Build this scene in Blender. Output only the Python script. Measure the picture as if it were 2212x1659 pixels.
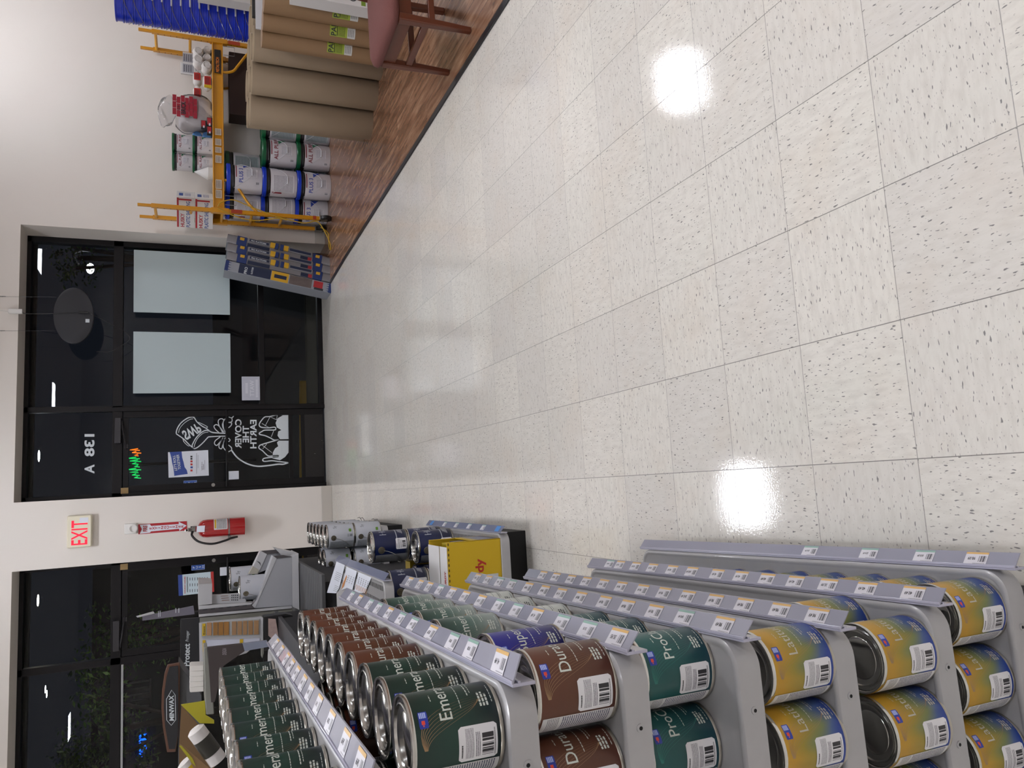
import bpy, bmesh, math, random
from mathutils import Vector, Matrix, Euler
random.seed(7)
S = bpy.context.scene
for o in list(bpy.data.objects): bpy.data.objects.remove(o)
COL = S.collection
# ---------------- camera (solved from the 12 inch floor tile grid) ----------------
F = 1656.75
R0 = Vector((-0.0574465, -0.3825753, -0.9221367))   # image right, in world axes
R1 = Vector((-0.9901590, 0.1398994, 0.0036427))     # image down
R2 = Vector((0.1276128, 0.9132712, -0.3868471))     # forward
CAM = Vector((-0.0013, -0.8902, 1.4419))
cd = bpy.data.cameras.new('camera'); cam = bpy.data.objects.new('camera', cd); COL.objects.link(cam)
cd.sensor_fit = 'HORIZONTAL'; cd.sensor_width = 36.0; cd.lens = F / 2212 * 36.0
cd.clip_start = 0.02; cd.clip_end = 200
M = Matrix((R0, -R1, -R2)).transposed().to_4x4(); M.translation = CAM
cam.matrix_world = M; S.camera = cam
# ---------------- world, exposure ----------------
w = bpy.data.worlds.new('night_sky'); S.world = w; w.use_nodes = True
w.node_tree.nodes['Background'].inputs[0].default_value = (0.010, 0.012, 0.018, 1)
w.node_tree.nodes['Background'].inputs[1].default_value = 0.6
S.view_settings.view_transform = 'Standard'; S.view_settings.look = 'None'
S.view_settings.gamma = 1; S.view_settings.use_curve_mapping = False
S.view_settings.exposure = 0.16
PANEL = 62.0          # radiance of the ceiling light panels

def at(px, py, ax, v):
    """point of the world plane (axis ax = v) seen at a photo pixel, used to read real positions"""
    d = R0 * ((px - 1106) / F) + R1 * ((py - 829.5) / F) + R2
    return CAM + d * ((v - CAM[ax]) / d[ax])

# ---------------- colour and material helpers ----------------
def lin(c):
    if isinstance(c, str):
        c = c.lstrip('#'); c = [int(c[i:i+2], 16) / 255 for i in (0, 2, 4)]
    return tuple((x / 12.92 if x <= .04045 else ((x + .055) / 1.055) ** 2.4) for x in c[:3]) + (1,)
MATS = {}
class NT:
    def __init__(s, m): s.t = m.node_tree; s.n = s.t.nodes; s.b = s.n['Principled BSDF']
    def new(s, k, **kw):
        n = s.n.new(k)
        for a, v in kw.items(): setattr(n, a, v)
        return n
    def put(s, sock, v):
        if hasattr(v, 'is_output'): s.t.links.new(v, sock)
        else: sock.default_value = v
    def m(s, op, a, b=0.0, c=0.0, clamp=False):
        n = s.new('ShaderNodeMath', operation=op, use_clamp=clamp)
        s.put(n.inputs[0], a); s.put(n.inputs[1], b); s.put(n.inputs[2], c); return n.outputs[0]
    def mix(s, f, a, b):
        n = s.new('ShaderNodeMix', data_type='RGBA')
        s.put(n.inputs[0], f)
        s.put(n.inputs[6], lin(a) if isinstance(a, str) else a); s.put(n.inputs[7], lin(b) if isinstance(b, str) else b)
        return n.outputs[2]
    def coord(s, which='Object'): return s.new('ShaderNodeTexCoord').outputs[which]
    def sep(s, v): n = s.new('ShaderNodeSeparateXYZ'); s.put(n.inputs[0], v); return n.outputs
    def comb(s, x, y, z): n = s.new('ShaderNodeCombineXYZ'); s.put(n.inputs[0], x); s.put(n.inputs[1], y); s.put(n.inputs[2], z); return n.outputs[0]
    def mapping(s, v, scale=(1, 1, 1), loc=(0, 0, 0), rot=(0, 0, 0)):
        n = s.new('ShaderNodeMapping'); s.put(n.inputs[0], v); n.inputs[1].default_value = loc; n.inputs[2].default_value = rot; n.inputs[3].default_value = scale; return n.outputs[0]
    def noise(s, v, sc, det=2, rough=.5, out=0):
        n = s.new('ShaderNodeTexNoise'); s.put(n.inputs['Vector'], v); n.inputs['Scale'].default_value = sc; n.inputs['Detail'].default_value = det; n.inputs['Roughness'].default_value = rough; return n.outputs[out]
    def white(s, v): n = s.new('ShaderNodeTexWhiteNoise', noise_dimensions='3D'); s.put(n.inputs[0], v); return n.outputs[0]
    def ramp(s, f, stops):
        n = s.new('ShaderNodeValToRGB'); s.put(n.inputs[0], f); cr = n.color_ramp
        while len(cr.elements) < len(stops): cr.elements.new(0.5)
        for e, (p, c) in zip(cr.elements, stops): e.position = p; e.color = lin(c)
        return n.outputs[0]
    def bump(s, h, strength=.2, dist=.01):
        n = s.new('ShaderNodeBump'); n.inputs['Strength'].default_value = strength; n.inputs['Distance'].default_value = dist; s.put(n.inputs['Height'], h); s.t.links.new(n.outputs[0], s.b.inputs['Normal'])
    def box(s, u, v, b):
        """1 inside the uv box"""
        a = s.m('MULTIPLY', s.m('GREATER_THAN', u, b[0]), s.m('LESS_THAN', u, b[2]))
        c = s.m('MULTIPLY', s.m('GREATER_THAN', v, b[1]), s.m('LESS_THAN', v, b[3]))
        return s.m('MULTIPLY', a, c)
def mat(name, col='#888888', rough=.5, metal=0.0, var=0.0, vscale=30, bump=0.0, bscale=60, spec=.5, emit=None, estr=1.0, coat=0.0, aniso=0.0, trans=0.0, alpha=1.0):
    if name in MATS: return MATS[name]
    m = bpy.data.materials.new(name); m.use_nodes = True; MATS[name] = m
    t = NT(m); b = t.b
    c = lin(col)
    b.inputs['Base Color'].default_value = c; b.inputs['Roughness'].default_value = rough; b.inputs['Metallic'].default_value = metal
    b.inputs['Specular IOR Level'].default_value = spec; b.inputs['Coat Weight'].default_value = coat
    b.inputs['Transmission Weight'].default_value = trans; b.inputs['Alpha'].default_value = alpha
    if emit: b.inputs['Emission Color'].default_value = lin(emit); b.inputs['Emission Strength'].default_value = estr
    if var or bump:
        v = t.coord()
        if var:
            n = t.noise(v, vscale, 4, .6)
            lo = tuple(max(0, x * (1 - var)) for x in c[:3]) + (1,); hi = tuple(min(1, x * (1 + var)) for x in c[:3]) + (1,)
            t.put(b.inputs['Base Color'], t.mix(n, lo, hi))
        if bump: t.bump(t.noise(v, bscale, 3), bump, .004)
    return m
def custom(name):
    m = bpy.data.materials.new(name); m.use_nodes = True; MATS[name] = m; return m, NT(m)

# ---------------- mesh helpers ----------------
class MB:
    def __init__(s, T=None): s.v = []; s.f = []; s.mi = []; s.uv = []; s.T = T or Matrix(); s.cur = 0
    def add(s, vs, fs, uvs=None, mi=None):
        k = len(s.v); s.v += [tuple(s.T @ Vector(p)) for p in vs]
        for i, f in enumerate(fs):
            s.f.append([k + j for j in f]); s.mi.append(s.cur if mi is None else mi)
            s.uv.append([uvs[j] for j in f] if uvs else None)
        return s
    def box(s, x0, x1, y0, y1, z0, z1, mi=None):
        v = [(x, y, z) for z in (z0, z1) for y in (y0, y1) for x in (x0, x1)]
        f = [(0, 2, 3, 1), (4, 5, 7, 6), (0, 1, 5, 4), (2, 6, 7, 3), (0, 4, 6, 2), (1, 3, 7, 5)]
        u = [(0, 0), (1, 0), (0, 1), (1, 1)] * 2
        return s.add(v, f, None, mi)
    def frame(p0, p1):
        d = (Vector(p1) - Vector(p0)).normalized(); a = Vector((0, 0, 1)) if abs(d.z) < .9 else Vector((1, 0, 0))
        x = d.cross(a).normalized(); return x, d.cross(x), d
    def cyl(s, p0, p1, r0, r1=None, n=16, caps=True, mi=None):
        r1 = r0 if r1 is None else r1; x, y, d = MB.frame(p0, p1); v = []
        for p, r in ((p0, r0), (p1, r1)):
            for i in range(n):
                a = 2 * math.pi * i / n; v.append(Vector(p) + x * (r * math.cos(a)) + y * (r * math.sin(a)))
        f = [(i, (i + 1) % n, n + (i + 1) % n, n + i) for i in range(n)]
        if caps: f += [list(range(n))[::-1], list(range(n, 2 * n))]
        return s.add(v, f, None, mi)
    def tube(s, pts, r, n=8, closed=False, mi=None):
        pts = [Vector(p) for p in pts]; N = len(pts); rs = r if isinstance(r, (list, tuple)) else [r] * N
        v = []; up = None
        for i, p in enumerate(pts):
            a = pts[i - 1] if (i or closed) else p; b = pts[(i + 1) % N] if (i < N - 1 or closed) else p
            d = (b - a).normalized()
            if up is None: up = Vector((0, 0, 1)) if abs(d.z) < .9 else Vector((1, 0, 0))
            x = d.cross(up).normalized(); up = x.cross(d).normalized()
            for k in range(n):
                t = 2 * math.pi * k / n; v.append(p + x * (rs[i] * math.cos(t)) + up * (rs[i] * math.sin(t)))
        f = []
        for i in range(N if closed else N - 1):
            j = (i + 1) % N
            f += [(i * n + k, i * n + (k + 1) % n, j * n + (k + 1) % n, j * n + k) for k in range(n)]
        if not closed: f += [list(range(n))[::-1], list(range((N - 1) * n, N * n))]
        return s.add(v, f, None, mi)
    def lathe(s, prof, n=32, c=(0, 0, 0), mi=None, a0=0, a1=2 * math.pi):
        full = abs(a1 - a0 - 2 * math.pi) < 1e-6; m = n if full else n + 1; v = []; uv = []
        for j, (r, z) in enumerate(prof):
            for i in range(m):
                a = a0 + (a1 - a0) * i / n; v.append((c[0] + r * math.cos(a), c[1] + r * math.sin(a), c[2] + z)); uv.append((i / n, j / max(1, len(prof) - 1)))
        f = []
        for j in range(len(prof) - 1):
            for i in range(n):
                k = (i + 1) % m; f.append((j * m + i, j * m + k, (j + 1) * m + k, (j + 1) * m + i))
        s.add(v, f, uv, mi); return s
    def loft(s, rings, close=True, cap0=False, cap1=False, mi=None):
        n = len(rings[0]); v = [p for r in rings for p in r]; f = []
        for j in range(len(rings) - 1):
            for i in range(n if close else n - 1):
                k = (i + 1) % n; f.append((j * n + i, j * n + k, (j + 1) * n + k, (j + 1) * n + i))
        if cap0: f.append(list(range(n))[::-1])
        if cap1: f.append(list(range((len(rings) - 1) * n, len(rings) * n)))
        return s.add(v, f, None, mi)
    def prism(s, poly, fn, t0, t1, mi=None):
        n = len(poly); v = [fn(a, b, t) for t in (t0, t1) for a, b in poly]
        f = [(i, (i + 1) % n, n + (i + 1) % n, n + i) for i in range(n)] + [list(range(n))[::-1], list(range(n, 2 * n))]
        return s.add(v, f, None, mi)
    def quad(s, a, b, c, d, mi=None): return s.add([a, b, c, d], [(0, 1, 2, 3)], [(0, 0), (1, 0), (1, 1), (0, 1)], mi)
    def text(s, string, size, fn, align='LEFT', bold=0.0, shear=0.0, space=1.0, mi=None, seg=0):
        vs, fs = text_geo(string, size, align, bold, shear, space)
        return s.add([fn(x, y) for x, y in vs], fs, None, mi)
    def sphere(s, c, r, n=16, m=10, sc=(1, 1, 1), mi=None):
        pr = [(max(1e-5, math.sin(math.pi * j / m)), -math.cos(math.pi * j / m)) for j in range(m + 1)]
        v = []
        for (q, z) in pr:
            for i in range(n):
                a = 2 * math.pi * i / n; v.append((c[0] + r * sc[0] * q * math.cos(a), c[1] + r * sc[1] * q * math.sin(a), c[2] + r * sc[2] * z))
        f = [(j * n + i, j * n + (i + 1) % n, (j + 1) * n + (i + 1) % n, (j + 1) * n + i) for j in range(m) for i in range(n)]
        return s.add(v, f, None, mi)
    def build(s, name, mats, parent=None, smooth=35, bevel=0, label=None, solid=0, sub=0):
        me = bpy.data.meshes.new(name); me.from_pydata(s.v, [], s.f)
        if not isinstance(mats, (list, tuple)): mats = [mats]
        for m in mats: me.materials.append(m)
        for p, i in zip(me.polygons, s.mi): p.material_index = min(i, len(mats) - 1)
        if any(u for u in s.uv):
            L = me.uv_layers.new(name='UVMap').data; k = 0
            for p, u in zip(me.polygons, s.uv):
                for j in range(p.loop_total): L[p.loop_start + j].uv = u[j] if u else (0, 0)
        if smooth:
            for p in me.polygons: p.use_smooth = True
            me.set_sharp_from_angle(angle=math.radians(smooth))
        me.update()
        o = bpy.data.objects.new(name, me); COL.objects.link(o)
        if parent: o.parent = parent
        if bevel:
            b = o.modifiers.new('b', 'BEVEL'); b.width = bevel; b.segments = 2; b.limit_method = 'ANGLE'; b.angle_limit = .6; b.harden_normals = False
        if solid:
            b = o.modifiers.new('s', 'SOLIDIFY'); b.thickness = solid; b.offset = 0
        if sub:
            b = o.modifiers.new('u', 'SUBSURF'); b.levels = sub; b.render_levels = sub
        if label: o['label'] = label
        return o
TXT = {}
def text_geo(string, size, align='LEFT', bold=0.0, shear=0.0, space=1.0):
    key = (string, bold, shear, space)
    if key not in TXT:
        c = bpy.data.curves.new('t', 'FONT'); c.body = string; c.size = 1; c.offset = bold; c.shear = shear; c.space_character = space; c.resolution_u = 3; c.fill_mode = 'FRONT'
        o = bpy.data.objects.new('t', c); COL.objects.link(o)
        me = o.to_mesh()
        vs = [(v.co.x, v.co.y) for v in me.vertices]; fs = [list(p.vertices) for p in me.polygons]
        o.to_mesh_clear(); bpy.data.objects.remove(o); bpy.data.curves.remove(c)
        TXT[key] = (vs, fs)
    vs, fs = TXT[key]
    xs = [v[0] for v in vs] or [0]; x0, x1 = min(xs), max(xs)
    dx = {'LEFT': -x0, 'CENTER': -(x0 + x1) / 2, 'RIGHT': -x1}[align]
    return [((x + dx) * size, y * size) for x, y in vs], fs
def rr(x0, x1, y0, y1, r, n=6, z=0.0):
    out = []
    r = max(r, 1e-4)
    for cx, cy, a in ((x1 - r, y0 + r, -90), (x1 - r, y1 - r, 0), (x0 + r, y1 - r, 90), (x0 + r, y0 + r, 180)):
        for i in range(n + 1):
            t = math.radians(a + 90 * i / n); out.append((cx + r * math.cos(t), cy + r * math.sin(t), z))
    return out
def empty(name, loc=(0, 0, 0), rz=0.0):
    o = bpy.data.objects.new(name, None); COL.objects.link(o); o.location = loc; o.rotation_euler = (0, 0, rz); o.empty_display_size = .05; return o
def tag(o, label, cat, group=None):
    o['label'] = label; o['category'] = cat
    if group: o['group'] = group
    return o
def thing(name, label, cat, loc=(0, 0, 0), rz=0.0, group=None): return tag(empty(name, loc, rz), label, cat, group)
def struct(o): o['kind'] = 'structure'; return o
KIDS = {}
def copy_tree(o, parent=None):
    if not KIDS.get('ok'):
        pass
    c = o.copy(); COL.objects.link(c)
    if parent: c.parent = parent
    for ch in o.children: copy_tree(ch, c)
    return c
def chain(pts, n=6):
    """Catmull-Rom curve through points"""
    P = [Vector(p) for p in pts]; P = [P[0] * 2 - P[1]] + P + [P[-1] * 2 - P[-2]]; out = []
    for i in range(1, len(P) - 2):
        for k in range(n):
            t = k / n; a, b, c, d = P[i - 1], P[i], P[i + 1], P[i + 2]
            out.append(.5 * ((2 * b) + (c - a) * t + (2 * a - 5 * b + 4 * c - d) * t * t + (3 * b - a - 3 * c + d) * t ** 3))
    out.append(P[-2]); return out
ORD = ['first', 'second', 'third', 'fourth', 'fifth', 'sixth', 'seventh', 'eighth', 'ninth', 'tenth', 'eleventh', 'twelfth', 'thirteenth', 'fourteenth']
# ================= setting =================
WY, FY = 7.80, 8.15        # face of the street wall, face of the window frames
T12 = 0.3048
def vct():
    m, t = custom('vinyl_composition_tile'); v = t.coord('Object'); x, y, z = t.sep(v)
    cx = t.m('FLOOR', t.m('DIVIDE', x, T12)); cy = t.m('FLOOR', t.m('DIVIDE', y, T12))
    par = t.m('MODULO', t.m('ABSOLUTE', t.m('ADD', cx, cy)), 2.0)
    rnd = t.white(t.comb(cx, cy, 1.0))
    off = t.m('MULTIPLY', rnd, 37.0)
    va = t.comb(t.m('MULTIPLY', t.m('ADD', x, off), 1.0), t.m('MULTIPLY', y, 3.2), 0.0)
    vb = t.comb(t.m('MULTIPLY', x, 3.2), t.m('ADD', y, off), 0.0)
    mixv = t.new('ShaderNodeMix', data_type='VECTOR'); t.put(mixv.inputs[0], par); t.put(mixv.inputs[4], va); t.put(mixv.inputs[5], vb)
    vv = mixv.outputs[1]
    n1 = t.noise(vv, 62, 1, .4); n2 = t.noise(vv, 19, 3, .6); n3 = t.noise(v, 3.0, 4, .6); n4 = t.noise(vv, 110, 1, .5)
    base = t.mix(rnd, '#d8d4ca', '#cfcbc3')
    base = t.mix(t.m('MULTIPLY', t.m('SUBTRACT', n2, .42), 2.2, clamp=True), base, '#c3beb5')
    base = t.mix(t.m('MULTIPLY', t.m('SUBTRACT', n3, .5), 1.4, clamp=True), base, '#cdbfae')
    f1 = t.m('MULTIPLY', t.m('SUBTRACT', n1, .675), 30, clamp=True)
    f2 = t.m('MULTIPLY', t.m('SUBTRACT', n4, .715), 30, clamp=True)
    fleck = t.m('MAXIMUM', f1, t.m('MULTIPLY', f2, .7))
    col = t.mix(t.m('MULTIPLY', fleck, .78), base, '#5c5a5c')
    fx = t.m('ABSOLUTE', t.m('SUBTRACT', t.m('FRACT', t.m('DIVIDE', x, T12)), .5)); fy = t.m('ABSOLUTE', t.m('SUBTRACT', t.m('FRACT', t.m('DIVIDE', y, T12)), .5))
    seam = t.m('MAXIMUM', t.m('GREATER_THAN', fx, .4965), t.m('MULTIPLY', t.m('GREATER_THAN', fy, .4968), .8))
    col = t.mix(t.m('MULTIPLY', seam, .8), col, '#4c4843')
    t.put(t.b.inputs['Base Color'], col)
    t.put(t.b.inputs['Roughness'], t.m('ADD', t.m('MULTIPLY', t.noise(v, 7, 3), .10), t.m('MULTIPLY', seam, .3)))
    t.b.inputs['IOR'].default_value = 1.5
    t.bump(t.m('SUBTRACT', t.noise(v, 170, 2, .6), t.m('MULTIPLY', seam, .8)), .10, .0012)
    return m
def woodfloor():
    m, t = custom('wood_plank_floor'); v = t.coord('Object'); x, y, z = t.sep(v)
    row = t.m('FLOOR', t.m('DIVIDE', x, .125)); rn = t.white(t.comb(row, 0.0, 2.0))
    col_i = t.m('FLOOR', t.m('DIVIDE', t.m('ADD', y, t.m('MULTIPLY', rn, 5.0)), 1.2)); pr = t.white(t.comb(row, col_i, 5.0))
    g = t.noise(t.comb(t.m('MULTIPLY', x, 9.0), t.m('ADD', y, t.m('MULTIPLY', pr, 9.0)), 0.0), 2.6, 5, .62)
    c = t.ramp(g, [(0.28, '#5a3c2a'), (.45, '#7d5a43'), (.58, '#97735a'), (.74, '#b39275')])
    c = t.mix(t.m('MULTIPLY', pr, .30), c, '#6a4632')
    fx = t.m('ABSOLUTE', t.m('SUBTRACT', t.m('FRACT', t.m('DIVIDE', x, .125)), .5))
    c = t.mix(t.m('MULTIPLY', t.m('GREATER_THAN', fx, .488), .6), c, '#2a1810')
    t.put(t.b.inputs['Base Color'], c); t.b.inputs['Roughness'].default_value = .22
    t.bump(g, .06, .002); return m
def wallpaint():
    m, t = custom('wall_paint'); v = t.coord('Object')
    t.put(t.b.inputs['Base Color'], t.mix(t.noise(v, 1.4, 3), '#d6cfc7', '#ddd7d0')); t.b.inputs['Roughness'].default_value = .55
    t.bump(t.noise(v, 130, 2), .05, .002); return m
M_FLOOR, M_WOOD, M_WALL = vct(), woodfloor(), wallpaint()
M_CEIL = mat('ceiling_white', '#efedea', .8)
M_BLACKTRIM = mat('black_rubber', '#17181b', .35, bump=.1)
M_FRAME = mat('dark_bronze_aluminium', '#131113', .38, .55, bump=.03)
XL, XR, YB, H = -6.5, 7.2, -6.5, 4.2
struct(MB().box(XL, XR, YB, 8.3, -.05, 0).build('floor', M_FLOOR, smooth=0))
struct(MB().add([(2.335, 8.14, .004), (2.36, 6.6, .004), (2.385, YB, .004), (XR, YB, .004), (XR, WY, .004), (2.9, WY, .004), (2.85, 8.14, .004)], [tuple(range(7))]).build('floor', M_WOOD, smooth=0))
e = []
for s_ in (-1, 1):
    e.append([(2.305 + s_ * .018, 8.145), (2.335 + s_ * .02, 6.6), (2.365 + s_ * .022, YB)])
mb = MB()
for z0, z1 in ((0.0, .009),):
    ring = e[0] + e[1][::-1]
    mb.prism(ring, lambda a, b, t: (a, b, t), z0, z1)
struct(mb.build('trim_1', M_BLACKTRIM, bevel=.003))
struct(MB().box(XL, XR, YB, 8.3, H, H + .1).build('ceiling', M_CEIL, smooth=0))
# street wall with its openings: 1 (window and door), 2 (door and windows further left)
OP1 = (.085, 2.85); OP2 = (-3.9, -.565); TOP = 3.005; TH = 8.42
mb = MB()
mb.box(OP1[1], XR, WY, TH, 0, H); mb.box(OP2[1], OP1[0], WY, TH, 0, H); mb.box(XL, OP2[0], WY, TH, 0, H)
mb.box(OP1[0], OP1[1], WY, TH, TOP, H); mb.box(OP2[0], OP2[1], WY, TH, TOP, H)
struct(mb.build('wall_back', M_WALL, smooth=0))
struct(MB().box(XL - .1, XL, YB, TH, 0, H).build('wall_left', M_WALL, smooth=0))
struct(MB().box(XR, XR + .1, YB, TH, 0, H).build('wall_right', M_WALL, smooth=0))
struct(MB().box(XL - .1, XR + .1, YB - .1, YB, 0, H).build('wall_front', M_WALL, smooth=0))
M_BASE = mat('painted_baseboard', '#bdb7ae', .5, bump=.1)
mb = MB().box(OP2[1] - .0, OP1[0] + .0, WY - .008, WY, 0, .115); mb.box(OP1[1], XR, WY - .008, WY, 0, .115)
struct(mb.build('baseboard_back', M_BASE, bevel=.003))
# hairline joint between header and pier seen at the top of the pier
# ---------------- ceiling lights ----------------
M_HOUS = mat('light_housing', '#d9dadb', .4); M_DIFF = mat('light_diffuser', '#ffffff', .4, emit='#f4f6ff', estr=PANEL)
lights = []
spots = [(-.285, 5.95), (4.78, 6.42), (-.3, .4), (4.92, .34), (-5.2, 5.95), (-5.2, .4), (-.3, -4.8), (4.95, -4.8), (-5.2, -4.8), (2.4, 1.9), (2.4, -1.6)]  # last two are added fill panels, out of view, to brighten the middle floor
base = None
for i, (x, y) in enumerate(spots[:11]):
    if base is None:
        base = thing('ceiling_light', 'x', 'light', (x, y, H - .03)); 
        MB().box(-.33, .33, -.235, .235, -.012, .03).build('housing', M_HOUS, base, bevel=.004)
        MB().box(-.30, .30, -.205, .205, -.016, -.0125).build('diffuser', M_DIFF, base, smooth=0)
        o = base
    else: o = copy_tree(base)
    o.location = (x, y, H - .03)
    o['label'] = 'white ceiling light panel, %s' % ['over the pier by the door', 'over the scaffold', 'over the paint aisle', 'over the wood floor', 'in the far left corner', 'over the left aisle', 'behind the camera in the middle', 'behind the camera on the right', 'behind the camera on the left', 'added fill between aisle and wood floor', 'added fill behind the camera to the right of the middle'][i]
    o['group'] = 'ceiling light panels'
# ================= paint cans =================
M_TIN = mat('tin_metal', '#c9c9c6', .16, 1.0, bump=.12, bscale=25)
M_TINSIDE = mat('tin_rim', '#b5b2a8', .28, 1.0)
def ink_lines(t, u, v, b, n, vert=False, gap=.5, seed=1.0, word=26):
    """rows of small print inside the uv box"""
    if vert: u, v = v, u; b = (b[1], b[0], b[3], b[2])
    vv = t.m('MULTIPLY', t.m('DIVIDE', t.m('SUBTRACT', v, b[1]), b[3] - b[1]), n)
    row = t.m('GREATER_THAN', t.m('FRACT', vv), gap)
    nz = t.noise(t.comb(t.m('MULTIPLY', u, word), t.m('ADD', t.m('FLOOR', vv), seed), 0.0), 4.0, 1, .5)
    return t.m('MULTIPLY', t.m('MULTIPLY', row, t.m('GREATER_THAN', nz, .42)), t.box(u, v, b))
def ink_bars(t, u, v, b, n=34, vert=False):
    """barcode: bars run along v"""
    q = v if vert else u; lo, hi = (b[1], b[3]) if vert else (b[0], b[2])
    k = t.m('FLOOR', t.m('MULTIPLY', t.m('DIVIDE', t.m('SUBTRACT', q, lo), hi - lo), n))
    return t.m('MULTIPLY', t.m('GREATER_THAN', t.white(t.comb(k, 3.0, 1.0)), .47), t.box(u, v, b))
def printed(name, base, layers, rough=.4, grad=None):
    """paper or film printed with layers (kind, box, colour, n, vert)"""
    m, t = custom(name); u, v, _ = t.sep(t.coord('UV')); c = lin(base)
    cur = None
    if grad: cur = grad(t, u, v)
    for L in layers:
        k, b, colr = L[:3]; n = L[3] if len(L) > 3 else 10; vert = L[4] if len(L) > 4 else False
        if k == 'bars': f = ink_bars(t, u, v, b, n, vert)
        elif k == 'text': f = ink_lines(t, u, v, b, n, vert)
        else: f = t.box(u, v, b)
        cur = t.mix(f, cur if cur is not None else c, colr)
    if cur is not None: t.put(t.b.inputs['Base Color'], cur)
    else: t.b.inputs['Base Color'].default_value = c
    t.b.inputs['Roughness'].default_value = rough
    return m
# white sticker of a can: u runs around the can to the right, v up
STICK = [('bars', (.12, .10, .80, .40), '#2b2a2e', 40), ('text', (.08, .60, .93, .82), '#6b6a72', 8), ('text', (.10, .43, .80, .56), '#55545c', 3), ('text', (.08, .02, .85, .08), '#777', 1), ('text', (.12, .86, .5, .93), '#222', 1)]
STICK = [tuple('#777777' if q == '#777' else ('#222222' if q == '#222' else q) for q in L) for L in STICK]
M_STICK = printed('can_sticker_print', '#d9d8da', STICK)
M_INSTR = printed('can_instruction_print', '#d3d2d0', [('text', (.04, .04, .98, .72), '#3f4160', 22), ('text', (.04, .76, .98, .93), '#77757a', 7)])
M_SWBLUE = printed('brand_badge_print', '#24389a', [('fill', (.60, .12, .95, .88), '#5d74c8'), ('text', (.60, .12, .95, .88), '#c9d2f0', 4), ('fill', (.22, .35, .45, .72), '#d8452f'), ('fill', (.10, .45, .2, .6), '#c95a55')])
M_INKW = mat('white_print', '#c9cfc6', .45); M_INKGOLD = mat('gold_swirl_print', '#9a7c58', .4); M_INKPALE = mat('pale_print', '#b9b4a6', .45)
def canbody(name, top, mid, bot, diag=0.0, stops=None):
    def g(t, u, v):
        f = v
        if diag: f = t.m('ADD', v, t.m('MULTIPLY', t.m('SINE', t.m('MULTIPLY', u, 6.28)), diag))
        f = t.m('ADD', f, t.m('MULTIPLY', t.m('SUBTRACT', t.noise(t.comb(u, t.m('MULTIPLY', v, 3.0), 0.0), 6.0, 2), .5), .12))
        return t.ramp(f, stops or [(0, bot), (.5, mid), (1, top)])
    return printed(name, mid, [], .33, g)
KIND = {
 'emerald': (canbody('dark_green_label', '#0e2a24', '#14382e', '#101c1e'), 'Emerald', 'dark green', M_INKW),
 'duration': (canbody('brown_label', '#5f3422', '#54301c', '#4a261b'), 'Duration', 'brown', M_INKW),
 'super': (canbody('royal_blue_label', '#1a1f86', '#181b7c', '#14164f'), 'SuperPaint', 'royal blue', M_INKW),
 'pro': (canbody('teal_label', '#0f5350', '#0d4a49', '#0a3440'), 'ProClassic', 'teal', M_INKW),
 'lat': (canbody('yellow_to_blue_label', 0, 0, 0, .10, [(.10, '#1d3a85'), (.26, '#33508a'), (.42, '#68764a'), (.62, '#98832b'), (.85, '#c4901c')]), 'Latitude', 'yellow and blue', M_INKPALE) if False else None,
 'rain': (canbody('green_to_grey_label', '#1b3b33', '#4f6a62', '#9aa39d'), 'Emerald', 'dark green fading to grey', M_INKW),
 'pale': (canbody('pale_grey_label', '#c9ccc6', '#c3c7c0', '#b5bab3'), 'Opulence', 'pale grey', mat('dark_print', '#3a3d3f', .5)),
 'black': (canbody('black_label', '#1b1b1d', '#17181a', '#131315'), 'Satin', 'black', M_INKW),
}
def gl(t, u, v):
    f = t.m('ADD', v, t.m('MULTIPLY', t.m('SUBTRACT', t.noise(t.comb(t.m('MULTIPLY', u, 7.0), v, 0.0), 1.4, 1), .5), .55))
    return t.ramp(f, [(.06, '#1c3a88'), (.22, '#3d5684'), (.42, '#6f7848'), (.60, '#93822c'), (.86, '#b58a1e')])
KIND['lat'] = (printed('yellow_to_blue_label', '#ffffff', [], .36, gl), 'Latitude', 'yellow and blue', M_INKPALE)
QR, QH = .0545, .122
def wrap(r, a0, z0):
    """maps (s along the can, height) onto the cylinder; s grows to the reader's right"""
    return lambda x, y: (r * math.cos(a0 + x / r), r * math.sin(a0 + x / r), z0 + y)
def patch(mb, r, a0, a1, z0, z1, rad=.006, n=14, mi=None):
    v = []; uv = []; cols = n + 1
    L = (a1 - a0) * r
    for i in range(cols):
        s = L * i / n
        if i in (0, n): ins = rad
        else:
            dd = min(s, L - s); ins = rad - math.sqrt(max(0, rad * rad - (rad - dd) ** 2)) if dd < rad else 0
        a = a0 + (a1 - a0) * i / n
        for z in (z0 + ins, z1 - ins): v.append((r * math.cos(a), r * math.sin(a), z)); uv.append((i / n, (z - z0) / (z1 - z0)))
    mb.add(v, [(2 * i, 2 * i + 2, 2 * i + 3, 2 * i + 1) for i in range(n)], uv, mi)
def lid_profile(R, H_):
    return [(R + .0006, H_ - .006), (R + .0012, H_ - .003), (R + .0004, H_ - .0002), (R - .0015, H_), (R - .0035, H_ - .001), (R - .0045, H_ - .0045), (R - .0085, H_ - .005), (R - .0095, H_ - .0015), (R - .0115, H_ - .001), (R - .0125, H_ - .005), (R * .62, H_ - .0062), (R * .6, H_ - .0052), (1e-4, H_ - .0048)]
PROTO = {}
rad_ = math.radians
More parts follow.
